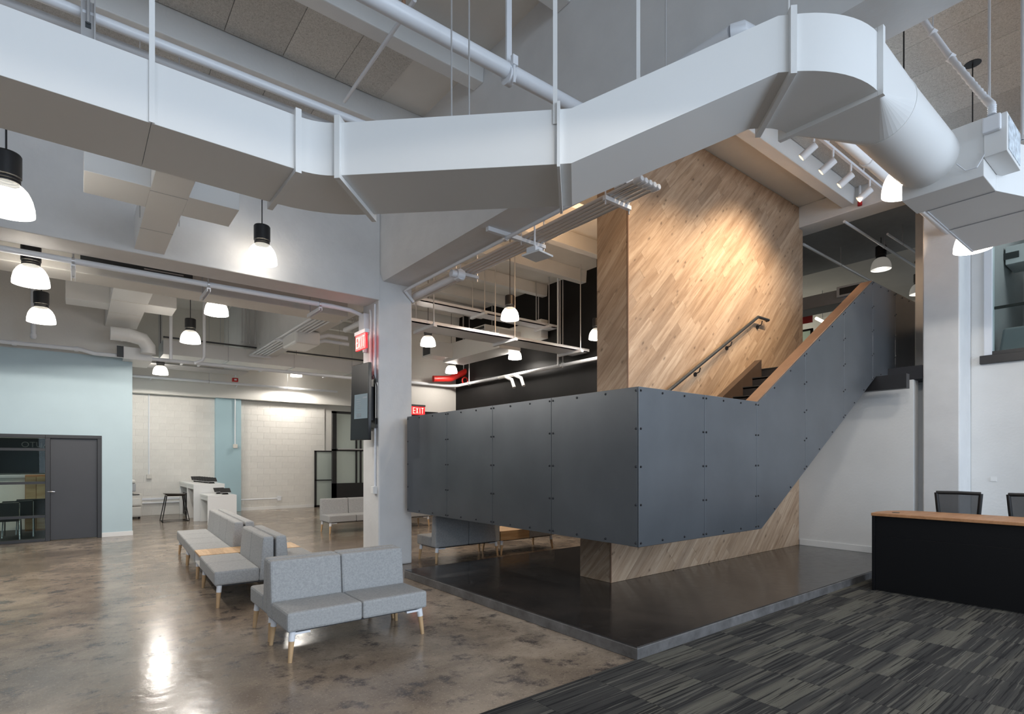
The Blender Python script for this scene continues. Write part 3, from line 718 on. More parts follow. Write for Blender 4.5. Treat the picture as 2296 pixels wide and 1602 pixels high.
pipe('drop_pipe', [(q.x,12.2,q.z),(q.x,12.2,CEIL)], .035, 'short vertical white pipe behind the lowest left lamp', fit=[((q.x,12.2,q.z+.05),(0,0,1))])
for x, y, lab in ((1.38,12.0,'left of the two'), (1.93,12.0,'right of the two')):
    pipe('riser_pipe', [(x,y,3.30),(x,y,CEIL)] if x < 1.5 else [(x-.17,y,3.27),(x-.03,y,3.34),(x,y,3.42),(x,y,CEIL)], .028, 'vertical white pipe before the long rear duct, %s' % lab)
# air unit over the blue wall
zb2 = 3.90
au = thing('air_handler', 'boxy white air handling duct hanging above the blue office wall', 'duct', (.6, 11, 3.9))
xa, xb = W(258,628,Z=zb2).x, W(345,655,Z=zb2).x
mk('trunk', M().box((xa,8.7,zb2),(xb,12.64,zb2+.5)), 'duct_white', au, bev=.004)
for y in (9.7, 10.5, 11.4): mk('seam', M().box((xa-.003,y,zb2-.004),(xb+.003,y+.012,zb2+.5)), 'warm_white', au)
l1 = W(190,690,Z=zb2); mk('branch', M().box((xa-.55,10.9,zb2+.02),(xa,11.35,zb2+.3)), 'duct_white', au, bev=.004)
mk('branch', M().box((xb,10.7,zb2+.05),(xb+.42,11.3,zb2+.35)), 'duct_white', au, bev=.004)
mk('round_elbow', M().tube([(xa+.05,12.0,3.66),(xb-.15,12.0,3.66),(xb+.05,12.05,3.62),(xb+.14,12.1,3.50),(xb+.14,12.1,3.38)], .12, 20), 'duct_white', au, smooth=50)
mk('collar', M().tube([(xa+.2,12.0,3.66),(xa+.23,12.0,3.66)], .125, 20).tube([(xb-.18,12.0,3.66),(xb-.15,12.0,3.66)], .125, 20), 'duct_white', au, smooth=50)
mk('lower_box', M().box((xb-.22,12.3,3.28),(xb+.22,13.3,3.50)), 'duct_white', au, bev=.004)
mk('opening', M().box((xb-.32,12.28,3.30),(xb-.22,12.3,3.50)), 'grille_dark', au)
for x in (xa+.03, xb-.03): mk('hanger_rod', M().tube([(x,10.4,zb2),(x,10.4,CEIL)], .006, 6), 'alu', au)
# vent panel on the downstand
q0, q1 = W(180,572,Y=7.9), W(432,628,Y=7.9)
vp = thing('vent_strip', 'grey linear vent strip behind the long white pipe under the upper wall', 'vent', ((q0.x+q1.x)/2,7.9,3.6))
mk('panel', M().box((q0.x,7.895,3.66),(q1.x,7.92,3.86)), 'grille_dark', vp)
for k in range(2): mk('blade', M().box((q0.x+.6,7.885,3.70+.06*k),(q1.x-.1,7.896,3.715+.06*k)), 'alu', vp)
# long duct across the rear bay
ld = thing('cross_duct', 'long white box duct crossing the rear bay above the block wall', 'duct', (3.4, 14, 3.66))
zq = W(366, 794, Y=13.3).z
mk('body', M().box((W(366,794,Y=13.3).x,13.3,zq),(6.6,14.1,zq+.30)), 'duct_white', ld, bev=.004)
for x in (2.6, 4.0, 5.4): mk('hanger', M().box((x-.015,13.28,zq-.02),(x+.015,14.12,zq)).tube([(x,13.28,zq-.02),(x,13.28,CEIL)], .006, 6).tube([(x,14.12,zq-.02),(x,14.12,CEIL)], .006, 6), 'alu', ld)
pipe('dark_conduit', [(W(366,759,Y=13.2).x,13.2,zq+.33),(6.5,13.2,zq+.33)], .018, 'thin dark conduit running along the top of the long rear duct', mat_='rail_steel')
bs = thing('light_bulkhead', 'flat white bulkhead slung between the long duct and the block wall', 'bulkhead', (3.5, 15, 3.5))
z5 = W(300, 800, Y=14.4).z
mk('body', M().box((.85,14.15,z5),(6.4,14.75,z5+.1)), 'warm_white', bs, bev=.004)
for x in (1.9, 2.25, 3.6, 5.2): mk('bracket', M().box((x-.02,14.13,z5-.03),(x+.02,14.8,z5)), 'white_metal', bs)
for k in range(6):
    pipe('rear_conduit', [(.85,15.5+.13*k,3.72),(3.5,15.5+.13*k,3.72)], .02, 'thin grey conduit of the six packed above the block wall, %s' % ('nearest', 'second', 'third', 'fourth', 'fifth', 'farthest')[k], 'conduit', 'alu', group='conduits above the block wall', rods=[(1.6,15.5+.13*k,3.72)])
zt2 = W(400, 851, Y=16.4).z
tp = pipe('wall_rail_pipe', [(.85,16.4,zt2),(3.0,16.4,zt2),(6.2,16.4,zt2)], .035, 'white pipe running along the top of the painted block wall',
     rods=[(1.0,16.4,zt2),(2.75,16.4,zt2),(4.75,16.4,zt2)])
for px, py, z0, lab in ((334,1068,0,'left of the grey blue pilaster'), (527,1000,0,'down the grey blue pilaster')):
    yb = BY-.06 if px < 400 else BY-.235
    q = W(px, py, Y=yb); q2 = W(px, 890, Y=yb)
    cd_ = thing('wall_conduit', 'thin white conduit ending in an outlet box, %s' % lab, 'conduit', (q.x, yb, q.z))
    mk('run', M().tube([(q.x,yb,q.z),(q.x,yb,zt2-.1),(q.x+.02,16.5,zt2)], .016, 8), 'white_metal', cd_, smooth=40)
    mk('outlet_box', M().box((q.x-.055,yb-.05,q.z-.07),(q.x+.055,yb+.01,q.z+.04)), 'printer_beige', cd_, bev=.006)
zr = W(400, 1126, Y=BY-.06).z
one('wall_raceway', M().tube([(1.25,BY-.075,zr),(2.3,BY-.075,zr)], .02, 8).box((1.25,BY-.06,zr+.08),(2.3,BY-.042,zr+.13)), 'white_metal', 'white raceway low on the block wall between printer and counter', 'raceway')
q = W(625, 1118, Y=BY-.06)
one('wall_outlet', M().tube([(3.62,BY-.075,q.z),(q.x,BY-.075,q.z)], .018, 8).box((q.x-.05,BY-.11,q.z-.06),(q.x+.06,BY-.042,q.z+.06)), 'white_metal', 'white conduit and outlet box low on the wall right of the pilaster', 'outlet')
q = W(528, 852, Y=16.2)
sa = thing('alarm_strobe', 'small red alarm strobe above the grey blue pilaster', 'alarm', (q.x,16.2,q.z))
mk('body', M().box((q.x-.07,16.2,q.z-.05),(q.x+.07,16.3,q.z+.05)), 'red_plastic', sa, bev=.008)
mk('lens', M().box((q.x-.03,16.19,q.z-.02),(q.x+.03,16.2,q.z+.02)), 'white_laminate', sa)
mk('mount', M().tube([(q.x,16.25,q.z+.05),(q.x,16.3,q.z+.3),(q.x+.05,16.4,zt2+.2)], .012, 8), 'white_metal', sa)
# conduit bundle and small unit near the girder in the rear bay
rb = thing('ceiling_conduits', 'five parallel white conduits under the girder in the rear left bay', 'conduits', (3.3,10.5,3.7))
for k in range(5): mk('conduit', M().tube([(3.02+.075*k,8.5,3.75),(3.02+.075*k,13.2,3.75)], .02, 8), 'white_metal', rb, smooth=40)
for y in (8.8, 11.0, 13.0): mk('trapeze', M().box((2.96,y-.02,3.69),(3.40,y+.02,3.73)), 'white_metal', rb)
fc = thing('fan_coil_unit', 'white rounded fan unit under the rear ceiling near the exit sign', 'fan unit', (3.9,9.5,3.5))
a = W(662,768,Y=10.2); b_ = W(719,748,Y=10.2)
mk('body', M().box((a.x,10.2,a.z),(b_.x,11.0,b_.z+.02)), 'white_laminate', fc, bev=.04)
mk('pipe', M().tube([(b_.x,10.5,b_.z-.03),(b_.x+.25,10.5,b_.z+.05),(b_.x+.6,10.4,b_.z+.02)], .04, 10).tube([(b_.x,10.7,b_.z-.1),(b_.x+.25,10.7,b_.z-.02),(b_.x+.7,10.6,b_.z-.05)], .035, 10), 'white_metal', fc, smooth=50)
mk('hanger_rod', M().tube([(a.x+.05,10.3,b_.z),(a.x+.05,10.3,CEIL)], .008, 8).tube([(b_.x-.05,10.9,b_.z),(b_.x-.05,10.9,CEIL)], .008, 8), 'alu', fc)
for k, px in enumerate((543, 551, 559, 572, 584)):
    x = W(px, 700, Y=12.9).x
    one('hanger_wire', M().tube([(x,12.9,zq+.36),(x,12.9,CEIL)], .011+.004*(k % 2), 6).tube([(x,12.9,zq+.34),(x,12.9,zq+.38)], .02, 6), 'alu', 'thin vertical hanger rod in the rear bay near the girder, %s of five' % ('first from left', 'second from left', 'middle', 'fourth from left', 'last from left')[k], 'rod', 'hanger rods in the rear bay')

# ---- middle bay
for nm, (pa, pb), y, wd, lab in (('nearer', ((926,720),(1341,796)), 8.0, .5, 'nearer lower'), ('farther', ((950,674),(1350,768)), 8.95, .32, 'farther upper')):
    a = W(*pa, Y=y); z = a.z
    t = thing('cable_tray', 'flat white cable tray slung across the middle bay, %s of the two' % lab, 'cable tray', (6,y,z), 0, 'cable trays in the middle bay')
    mk('tray', M().box((4.0,y,z-.02),(8.36,y+wd,z)).box((4.0,y,z-.02),(8.36,y+.012,z+.05)).box((4.0,y+wd-.012,z-.02),(8.36,y+wd,z+.05)), 'white_metal', t)
    for x in (4.6, 6.3, 8.0):
        mk('strut', M().box((x-.03,y-.15,z-.07),(x+.03,y+wd+.05,z-.02)), 'white_metal', t, bev=.003)
        mk('rod', M().tube([(x,y-.1,z-.07),(x,y-.1,CEIL)], .011, 8).tube([(x,y+wd,z-.07),(x,y+wd,CEIL)], .011, 8), 'alu', t)
a = W(1213,757,Y=9.3); b_ = W(1213,715,Y=9.3)
d1_ = thing('grille_duct', 'short white box duct with louvred side outlet in front of the black wall', 'duct', (8,9.8,a.z))
mk('body', M().box((a.x,9.3,a.z),(8.38,11.6,b_.z)), 'duct_white', d1_, bev=.006)
mk('outlet', M().box((a.x-.75,10.4,a.z+.06),(a.x,10.9,b_.z-.02)), 'duct_white', d1_, bev=.006)
mk('grille', M().box((a.x-.757,10.44,a.z+.09),(a.x-.75,10.86,b_.z-.05)), 'grille_dark', d1_)
for k in range(6): mk('louvre', M().box((a.x-.765,10.44,a.z+.10+.036*k),(a.x-.755,10.86,a.z+.115+.036*k)), 'white_metal', d1_)
mk('hanger_rod', M().tube([(a.x+.1,9.5,b_.z),(a.x+.1,9.5,CEIL)], .011, 8).tube([(8.2,11.2,b_.z),(8.2,11.2,CEIL)], .011, 8), 'alu', d1_)
d2_ = thing('lower_duct', 'lower white box duct with square outlet left of the black wall', 'duct', (7.4,11,3.6))
a = W(1010,812,Y=11.6); b_ = W(1010,775,Y=11.6)
mk('body', M().box((a.x,9.6,a.z+.03),(a.x+.6,11.95,b_.z+.05)), 'duct_white', d2_, bev=.006)
mk('outlet', M().box((a.x-.6,11.5,a.z+.08),(a.x,11.93,b_.z+.03)), 'duct_white', d2_, bev=.006)
mk('grille', M().box((a.x-.607,11.55,a.z+.12),(a.x-.6,11.88,b_.z)), 'grille_dark', d2_)
mk('hanger_rod', M().tube([(a.x+.1,9.9,b_.z),(a.x+.1,9.9,CEIL)], .011, 8).tube([(a.x+.5,11.8,b_.z),(a.x+.5,11.8,CEIL)], .011, 8), 'alu', d2_)
zp = W(1345,803,X=8.25).z
sp2 = thing('sprinkler_main', 'white sprinkler main running along the black wall with hoses hanging off it', 'pipe', (8.2,10,zp))
mk('run', M().tube([(8.25,6.2,zp),(8.25,12.85,zp),(8.12,13.03,zp),(7.95,13.08,zp),(6.4,13.08,zp)], .04, 12), 'white_metal', sp2, smooth=50)
for y in (7.5, 8.68, 12.3): mk('hanger', M().tube([(8.25,y,zp),(8.25,y,CEIL)], .011, 8).tube([(8.25,y-.02,zp),(8.25,y+.02,zp)], .06, 12), 'alu', sp2, smooth=40)
mk('riser', M().tube([(8.22,8.80,zp),(8.22,8.80,CEIL)], .022, 10), 'white_metal', sp2, smooth=40)
for k in range(2): mk('hose', M().tube([(8.2,10.9-.35*k,zp-.02),(8.15,10.6-.35*k,zp-.03),(8.12,10.3-.35*k,zp-.14),(8.1,10.18-.35*k,zp-.34)], .04, 10), 'white_laminate', sp2, smooth=50)
rp = thing('fire_pipe', 'red fire pipe with valve wheel behind the sprinkler main', 'pipe', (7.8,12.6,zp))
a = W(980,853,Y=12.7); b_ = W(1062,832,Y=12.7)
mk('run', M().tube([(a.x,12.9,a.z+.06),(a.x+.5,12.83,a.z+.1),(b_.x-.12,12.70,b_.z+.02),(b_.x,12.66,b_.z),(b_.x+.06,12.66,b_.z-.22)], .085, 16), 'red_pipe', rp, smooth=50)
mk('valve_wheel', M().tube([(b_.x-.35+.09*math.cos(t_*math.pi/6),12.60,b_.z-.32+.09*math.sin(t_*math.pi/6)) for t_ in range(13)], .02, 8), 'red_pipe', rp, smooth=50)
mk('valve_body', M().tube([(b_.x-.4,12.66,b_.z-.33),(b_.x+.1,12.66,b_.z-.33)], .05, 12), 'black_metal', rp, smooth=40)
mk('hanger', M().tube([(b_.x-.3,12.75,b_.z),(b_.x-.3,12.75,CEIL)], .011, 8), 'alu', rp)

bp_ = thing('upper_main_pipe', 'thick white pipe seen below the duct elbow beside the spot track', 'pipe', (6,2.12,4.4))
z = 4.41
mk('run', M().tube([(3.7,2.12,z),(8.88,2.12,z)], .055, 16), 'white_metal', bp_, smooth=40)
q = W(1945, 345, Y=2.12)
mk('clamp', M().tube([(q.x-.03,2.12,z),(q.x+.03,2.12,z)], .068, 16), 'white_metal', bp_, smooth=40)
mk('hanger', M().tube([(q.x,2.12,z+.05),(q.x,2.12,CEIL)], .016, 8), 'alu', bp_, smooth=40)
q = W(1928, 455, X=8.86)
hp = thing('heat_detector', 'red capped detector on a thin pipe at the beam right of the oak wall', 'detector', (8.8,q.y,5.05))
mk('cap', M().tube([(8.86,q.y,q.z+.02),(8.86,q.y,q.z-.04)], .03, 12), 'red_plastic', hp)
mk('stem', M().tube([(8.86,q.y,q.z+.02),(8.86,q.y,CEIL)], .016, 8), 'white_metal', hp)
# ================================================================== LAMPS
WARM = (1.0, .94, .86)
def make_lamp():
    t = thing('pendant_lamp', 'x', 'lamp', (0,0,0), 0, 'dome pendant lamps')
    mk('shade', M().lathe((0,0,0), [(.155,0),(.152,.05),(.140,.105),(.131,.128)], 32).lathe((0,0,0), [(.126,.128),(.135,.10),(.146,.05),(.150,.002),(.155,0)][::1], 32), 'lamp_glow', t, smooth=60, local=True)
    mk('shade_top', M().lathe((0,0,0), [(.131,.128),(.118,.155),(.097,.180),(.073,.197)], 32), 'acrylic', t, smooth=60, local=True)
    mk('reflector', M().disc((0,0,.02), .135, 32, up=False), 'lamp_glow', t, local=True)
    mk('collar', M().lathe((0,0,0), [(.073,.197),(.078,.20),(.078,.21),(.074,.215),(.078,.22),(.078,.23),(.074,.235),(.078,.24)], 24), 'black_metal', t, smooth=30, local=True)
    h = mk('housing', M().lathe((0,0,0), [(.078,.24),(.084,.245),(.084,.395),(.078,.405)], 24).disc((0,0,.405), .078, 24), 'black_metal', t, smooth=30, local=True)
    mk('cord', M().tube([(0,0,0),(0,0,1)], .006, 6), 'black_metal', t, local=True)
    mk('canopy', M().lathe((0,0,0), [(.07,-.025),(.07,0)], 24).disc((0,0,-.025), .07, 24, up=False), 'black_metal', t, local=True)
    return t
lamp0 = make_lamp()
def fit_lamp(o, z, can=1.0):
    for c in o.children:
        n_ = c.name.split('.')[0]
        if n_ == 'cord': c.location = Vector((0,0,.40))*K; c.scale = (1,1,CEIL-z-.40)
        if n_ == 'canopy': c.location = Vector((0,0,CEIL-z))*K; c.scale = (can,can,1)
lamps = [
 (-.38, 5.14, 3.13, 'dome pendant lamp at the left edge, largest one, in front of the upper wall', 4),
 (1.60, 6.46, 3.59, 'dome pendant lamp right of the T-shaped duct stub, in front of the upper wall', 4),
 (-.37, 7.58, 3.24, 'dome pendant lamp with cap cut off by the beam, upper left of the blue wall', 26),
 (-.37, 9.72, 3.27, 'lower of the two dome pendant lamps before the blue wall', 42),
 (1.57, 8.80, 3.50, 'dome pendant lamp with cap hidden by the second beam, left of the column', 26),
 (1.52, 10.75, 3.42, 'dome pendant lamp lower in the rear left bay before the long duct', 30),
 (1.52, 15.0, 3.40, 'smallest dome pendant lamp close to the painted block wall', 30),
 (5.78, 7.38, 3.81, 'largest dome pendant lamp of the middle bay before the black wall', 18),
 (5.66, 9.95, 3.77, 'dome pendant lamp beside the square duct outlet, right of the column', 16),
 (7.98, 10.0, 3.77, 'dome pendant lamp below the louvred duct in the middle bay', 13),
 (7.72, 12.35, 3.71, 'smallest dome pendant lamp above the red fire pipe', 11),
 (7.92, 7.38, 3.77, 'dome pendant lamp half hidden by the oak wall end', 16),
 (5.32, 1.56, 3.61, 'dome pendant lamp half hidden by the duct plenum', 14),
 (7.02, 1.475, 3.52, 'dome pendant lamp peeking out under the duct plenum on the right', 10),
 (4.9, 16.1, 3.80, 'dome pendant lamp tucked behind the bulkhead over the right half of the block wall', 22),
 (1.0, -.9, 3.5, 'dome pendant lamp hanging behind the camera, out of the picture', 30),
 (4.4, -1.3, 3.5, 'dome pendant lamp over the carpet in front of the desk, out of the picture', 22),
 (-.7, .35, 3.2, 'dome pendant lamp beside the camera on the left, out of the picture', 22),
]
for i, (x, y, z, lab, e) in enumerate(lamps):
    if 1:
        if i == 0: o = lamp0; o.location = Vector((x,y,z))*K; o['label'] = lab
        else: o = dup(lamp0, (x,y,z), lab)
        fit_lamp(o, z)
    light('SPOT', 'lamp_beam', (x,y,z-.005 if z < 3.79 or y < 16 else 3.46), e*6, WARM, .11, aim=(x,y,0), spot=168, blend=.03)
dl = None
for x, y, z, lab in ((10.99, 3.56, 4.74, 'unlit dome pendant lamp under a wide black canopy on the upper floor'), (13.2, 3.62, 4.74, 'unlit dome pendant lamp on the upper floor, cut off by the orange lit wall end')):
    o = dup(lamp0, (x,y,z), lab)
    for c in o.children:
        n_ = c.name.split('.')[0]
        if n_ in ('shade', 'reflector', 'shade_top'):
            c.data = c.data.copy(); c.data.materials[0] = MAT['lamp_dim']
    fit_lamp(o, z, 2.9 if x < 12 else 1)
    if x < 12: mk('indicator', M().disc((.10,-.10,CEIL-z-.03), .012, 12, up=False), 'led_red', o, local=True)
    light('POINT', 'lamp_beam_upper', (x,y,z-.06), 5, (1,.95,.88), .1)

# warm track heads on the oak wall
tk = thing('track_light', 'white ceiling track with four cylindrical spot heads aimed at the oak wall', 'track light', (7, 2.6, 4.8))
A, B_ = W(1805,285,Z=4.95), W(1985,425,Z=4.95)
ty = (A.y+B_.y)/2
mk('rail', M().box((3.9,ty-.015,4.93),(B_.x+.05,ty+.015,4.96)), 'white_metal', tk)
for x in (4.6, 5.6, 6.6, 7.6): mk('rod', M().tube([(x,ty,4.96),(x,ty,CEIL)], .006, 6), 'white_metal', tk)
heads = [(1825,318), (1868,350), (1908,383), (1950,412)]
for k, (px, py) in enumerate(heads):
    x = W(px, py-25, Y=ty).x
    p = Vector((x, ty, 4.80)); d = (Vector((x-.45, 4.0, 3.75))-p).normalized()
    mk('stem', M().tube([(x,ty,4.93),(x,ty,4.85)], .012, 8), 'white_metal', tk)
    mk('head', M().tube([p-d*.02, p+d*.15], .042, 16), 'white_metal', tk, smooth=40)
    mk('glow', M().tube([p+d*.150, p+d*.152], .036, 16), 'track_glow', tk)
for x, e, tz, tx in ((4.4, 190, 3.0, 4.9), (5.5, 200, 3.1, 5.8), (6.3, 210, 3.5, 6.8), (7.1, 240, 3.9, 7.2), (7.8, 120, 3.3, 8.0)):
    light('SPOT', 'track_beam', (x, ty+.12, 4.72), e, (1.0, .79, .55), .03, aim=(tx, 4.0, tz), spot=95, blend=1)
light('SPOT', 'track_beam', (7.4, ty+.1, 4.72), 90, (1.0, .70, .45), .03, aim=(10.1, 2.62, 4.0), spot=26, blend=.5)
light('POINT', 'warm_fill_middle_bay', (5.8, 5.9, 4.5), 75, (1.0, .62, .34), .25)  # added warm fill light, no fixture hangs here

# ================================================================== SOFT SEATING
def cushion(m, a, b): return m.box(a, b)
def make_bench(L=1.105, backs=2, back=True):
    """local: x along the bench from 0 to L, front edge y=0, faces -y"""
    t = thing('lounge_bench', 'x', 'bench', (0,0,0), 0, 'grey two-seat lounge benches')
    n_ = backs; w_ = L/n_
    for k in range(n_):
        mk('seat', M().box((k*w_+.002,0,.218),((k+1)*w_-.002,.40,.355)), 'fabric', t, bev=.018, local=True)
        if back:
            x0, x1 = k*w_+.002, (k+1)*w_-.002
            mk('backrest', M().hexa([(x0,.395,.218),(x1,.395,.218),(x1,.535,.218),(x0,.535,.218)], [(x0,.435,.655),(x1,.435,.655),(x1,.535,.655),(x0,.535,.655)]), 'fabric', t, bev=.018, local=True)
    mk('frame', M().box((.04,.05,.203),(L-.04,.50,.219)), 'frame_grey', t, local=True)
    for x, y in ((.05,.05),(L-.05,.05),(.05,.49),(L-.05,.49)):
        dx = -.022 if x < .5 else .022; dy = -.018 if y < .2 else .018
        lg = mk('leg', M().tube([(x+dx*.32,y+dy*.32,.15),(x+dx,y+dy,0)], [.021,.0145], 12), 'leg_wood', t, smooth=40, local=True)
        mk('bracket', M().tube([(x,y,.212),(x+dx*.34,y+dy*.34,.146)], [.024,.023], 12).box((x-.01 if x > .5 else x-.005, y-.02, .19),(x+.12 if x < .5 else x-.12, y+.02, .205)), 'white_metal', lg, smooth=40, local=True)
    return t
bench0 = make_bench()
B0 = [ (1.145, 3.965, 0, 'front grey bench facing the camera, nearest to the dark platform'),
       (2.262, 5.065, math.pi, 'grey bench back to back behind the front bench, mostly hidden') ]
bench0.location = Vector((B0[0][0], B0[0][1], 0))*K; bench0['label'] = B0[0][3]
dup(bench0, (B0[1][0], B0[1][1], 0), B0[1][3], B0[1][2])
ca = -math.radians(2.4)
def along(s, off=0):        # the left cluster stands in a line turned 2.4 deg from the room's axis
    return (1.030+s*math.sin(-ca)*1.0+off*math.cos(ca), 5.88+s*math.cos(ca)+off*math.sin(ca), 0)
r1 = -math.pi/2+ca; r2 = math.pi/2+ca
# facing -X: local x runs toward -Y, so origin at the far end
for s, lab in ((1.105, 'grey bench facing the blue wall, right before the low oak table'), (2.70, 'grey bench facing the blue wall, just past the low oak table'), (3.81, 'farthest grey bench facing the blue wall, past the low oak table')):
    dup(bench0, along(s), lab, r1)
for s, lab in ((0.0, 'grey bench facing the column, its back against the bench before the oak table'), (1.59, 'grey bench facing the column, behind the bench past the oak table'), (2.70, 'farthest grey bench facing the column in the left cluster')):
    dup(bench0, along(s, 1.09), lab, r2)
def table_box(name, lab, loc, rz, L=.47, dp=.52, legs=False):
    t = thing(name, lab, 'table', loc, rz, 'low oak tables between benches')
    mk('tabletop', M().box((0,0,.335),(L,dp,.355)), 'butcher_block', t, bev=.004, local=True)
    nst = 4
    for k in range(nst): mk('stave', M().box((.004,dp*k/nst+.001,.355),(L-.004,dp*(k+1)/nst-.001,.3565)), 'butcher_block', t, local=True)
    mk('carcass', M().box((0,.01,.215),(L,dp,.23)).box((0,.01,.23),(.015,dp,.335)).box((L-.015,.01,.23),(L,dp,.335)).box((0,dp-.015,.23),(L,dp,.335)), 'white_laminate', t, local=True)
    return t
table_box('side_table', 'low oak topped table with open white cubby in the left bench cluster', along(1.105+.475), r1)
table_box('side_table', 'low oak topped table on the far side of the left bench cluster', along(1.11, 1.09), r2)
# benches under the stair box and at the back
dup(bench0, (4.95, 7.09, 0), 'dark shaded grey bench seen from behind under the stair box', math.pi)
t = thing('table_bench', 'low bench beside the shaded bench under the stair box, half oak table and half seat', 'bench', (6.05, 7.09, 0), math.pi)
mk('seat', M().box((0,0,.218),(.53,.54,.355)), 'fabric', t, bev=.016, local=True)
m = M().box((.535,0,.218),(1.09,.54,.36)); mk('table_box', m, 'butcher_block', t, bev=.004, local=True)
mk('frame', M().box((.04,.05,.203),(1.06,.50,.219)), 'frame_grey', t, local=True)
for x, y in ((.05,.05),(1.04,.05),(.05,.49),(1.04,.49)):
    dx = -.022 if x < .5 else .022; dy = -.018 if y < .2 else .018
    lg = mk('leg', M().tube([(x+dx*.32,y+dy*.32,.15),(x+dx,y+dy,0)], [.021,.0145], 12), 'leg_wood', t, smooth=40, local=True)
    mk('bracket', M().tube([(x,y,.212),(x+dx*.34,y+dy*.34,.146)], [.024,.023], 12), 'white_metal', lg, smooth=40, local=True)
dup(bench0, (3.79, 10.45, 0), 'far grey bench left of the column in front of the glass doors', 0)
dup(bench0, (4.91, 10.45, 0), 'far grey bench just right of the column base, mostly hidden', 0)

# ================================================================== REAR LEFT: OFFICE FRONT
dr = struct('door_1', M().box((-.43,WY-.03,0),(-.36,WY+.16,zt-.02)).box((.30,WY-.03,0),(.365,WY+.16,zt-.02)).box((-.43,WY-.03,zt-.02),(.365,WY+.16,zt+.04)), 'frame_grey', bev=.004)
dx0, dx1 = W(97,1100,Y=WY).x, W(221,1100,Y=WY).x
for p in (): pass
dr_ = mk('leaf', M().box((-.36,WY+.03,.01),(.30,WY+.07,zt-.02)), 'door_grey', dr, bev=.003)
q = W(107,1103,Y=WY+.03)
hn = mk('lever', M().tube([(q.x,WY+.03,q.z),(q.x,WY-.03,q.z),(q.x+.03,WY-.035,q.z),(q.x+.10,WY-.03,q.z-.003)], .011, 10).tube([(q.x,WY+.03,q.z),(q.x,WY+.012,q.z)], .034, 16), 'chrome', dr, smooth=40)
w2 = struct('window_2', M().box((-7,WY-.03,zt-.02),(-.43,WY+.12,zt+.04)).box((-7,WY-.03,0),(-.43,WY+.12,.05)), 'frame_grey', bev=.003)
for py in (1008, 1084, 1161):
    z = W(45, py, Y=WY).z; mk('mullion', M().box((-7,WY-.02,z-.022),(-.43,WY+.04,z+.022)).box((-7,WY-.024,z+.012),(-.43,WY-.018,z+.022)), 'frame_grey', w2)
mk('pane', M().box((-7,WY+.05,.05),(-.43,WY+.062,zt-.02)), 'clear_glass', w2)
struct('office_floor', M().box((-7,WY+.2,0),(.6,BY,.004)), 'dark_carpet')
struct('office_ceiling', M().box((-7,WY+.2,2.4),(.6,BY,2.45)), 'warm_white')
of = struct('office_partition', M().box((-7,16.2,0),(.6,16.4,2.4)), 'warm_white')
light('AREA', 'office_ceiling_light', (-1.6,14.6,2.38), 50, (1,.96,.84), 2.2, .6, aim=(-1.6,14.6,0))
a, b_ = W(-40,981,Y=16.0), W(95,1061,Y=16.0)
ws = thing('reflection_screen', 'black screen with faint grey lettering standing for a reflection in the office glass', 'screen', ((a.x+b_.x)/2,16.1,b_.z))
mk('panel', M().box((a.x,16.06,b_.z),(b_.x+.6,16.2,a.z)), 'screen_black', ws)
cu = bpy.data.curves.new('lettering', 'FONT'); cu.body = 'OTUAW'; cu.size = .17*K; cu.extrude = .002; cu.align_x = 'LEFT'  # faint letters modelled in place of a reflection in the glass
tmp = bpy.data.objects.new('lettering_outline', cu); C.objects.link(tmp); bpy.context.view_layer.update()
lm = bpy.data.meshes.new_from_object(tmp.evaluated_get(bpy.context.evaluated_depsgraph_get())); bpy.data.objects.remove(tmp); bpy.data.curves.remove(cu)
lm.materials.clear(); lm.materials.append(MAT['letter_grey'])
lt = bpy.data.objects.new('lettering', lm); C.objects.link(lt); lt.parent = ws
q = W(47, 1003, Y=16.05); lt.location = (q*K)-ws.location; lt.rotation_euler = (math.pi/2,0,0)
q = W(45, 1068, Y=15.2)
sh = thing('office_counter', 'long pale counter inside the glazed office', 'counter', (-2.2,15.2,0))
mk('worktop', M().box((-6,15.0,q.z-.03),(.3,15.5,q.z+.02)), 'grey_wall', sh); mk('front', M().box((-6,15.03,0),(.3,15.5,q.z-.03)), 'warm_white', sh)
a, b_ = W(56,1066,Y=14.62), W(96,1106,Y=14.62)
cb = thing('wood_cabinet', 'honey coloured wooden cabinet behind the office glass', 'cabinet', ((a.x+b_.x)/2,14.8,0))
mk('body', M().box((a.x,14.62,0),(b_.x+.1,14.95,a.z)), 'desk_wood', cb, bev=.004)
mk('door', M().box((a.x+.01,14.605,.04),((a.x+b_.x)/2+.03,14.62,a.z-.03)), 'butcher_block', cb); mk('door', M().box(((a.x+b_.x)/2+.04,14.605,.04),(b_.x+.09,14.62,a.z-.03)), 'butcher_block', cb)
def office_chair(x, y, rz, lab):
    t = thing('stacking_chair', lab, 'chair', (x,y,0), rz, 'black chairs behind the office glass')
    mk('backrest', M().hexa([(-.20,.17,.34),(.20,.17,.34),(.20,.19,.34),(-.20,.19,.34)], [(-.21,.22,.68),(.21,.22,.68),(.21,.24,.68),(-.21,.24,.68)]), 'black_plastic', t, bev=.008, local=True)
    mk('seat', M().box((-.20,-.20,.345),(.20,.18,.375)), 'black_plastic', t, bev=.01, local=True)
    for s_ in (-1, 1):
        mk('leg', M().tube([(s_*.21,-.22,.01),(s_*.205,-.17,.34),(s_*.205,.17,.35),(s_*.215,.24,.01)], .010, 8), 'chrome', t, smooth=50, local=True)
        mk('side_rail', M().tube([(s_*.205,.17,.35),(s_*.21,.23,.66)], .010, 8), 'chrome', t, smooth=50, local=True)
    return t
q = W(42,1200,Z=0); q = Vector((-.98, 13.35, 0))
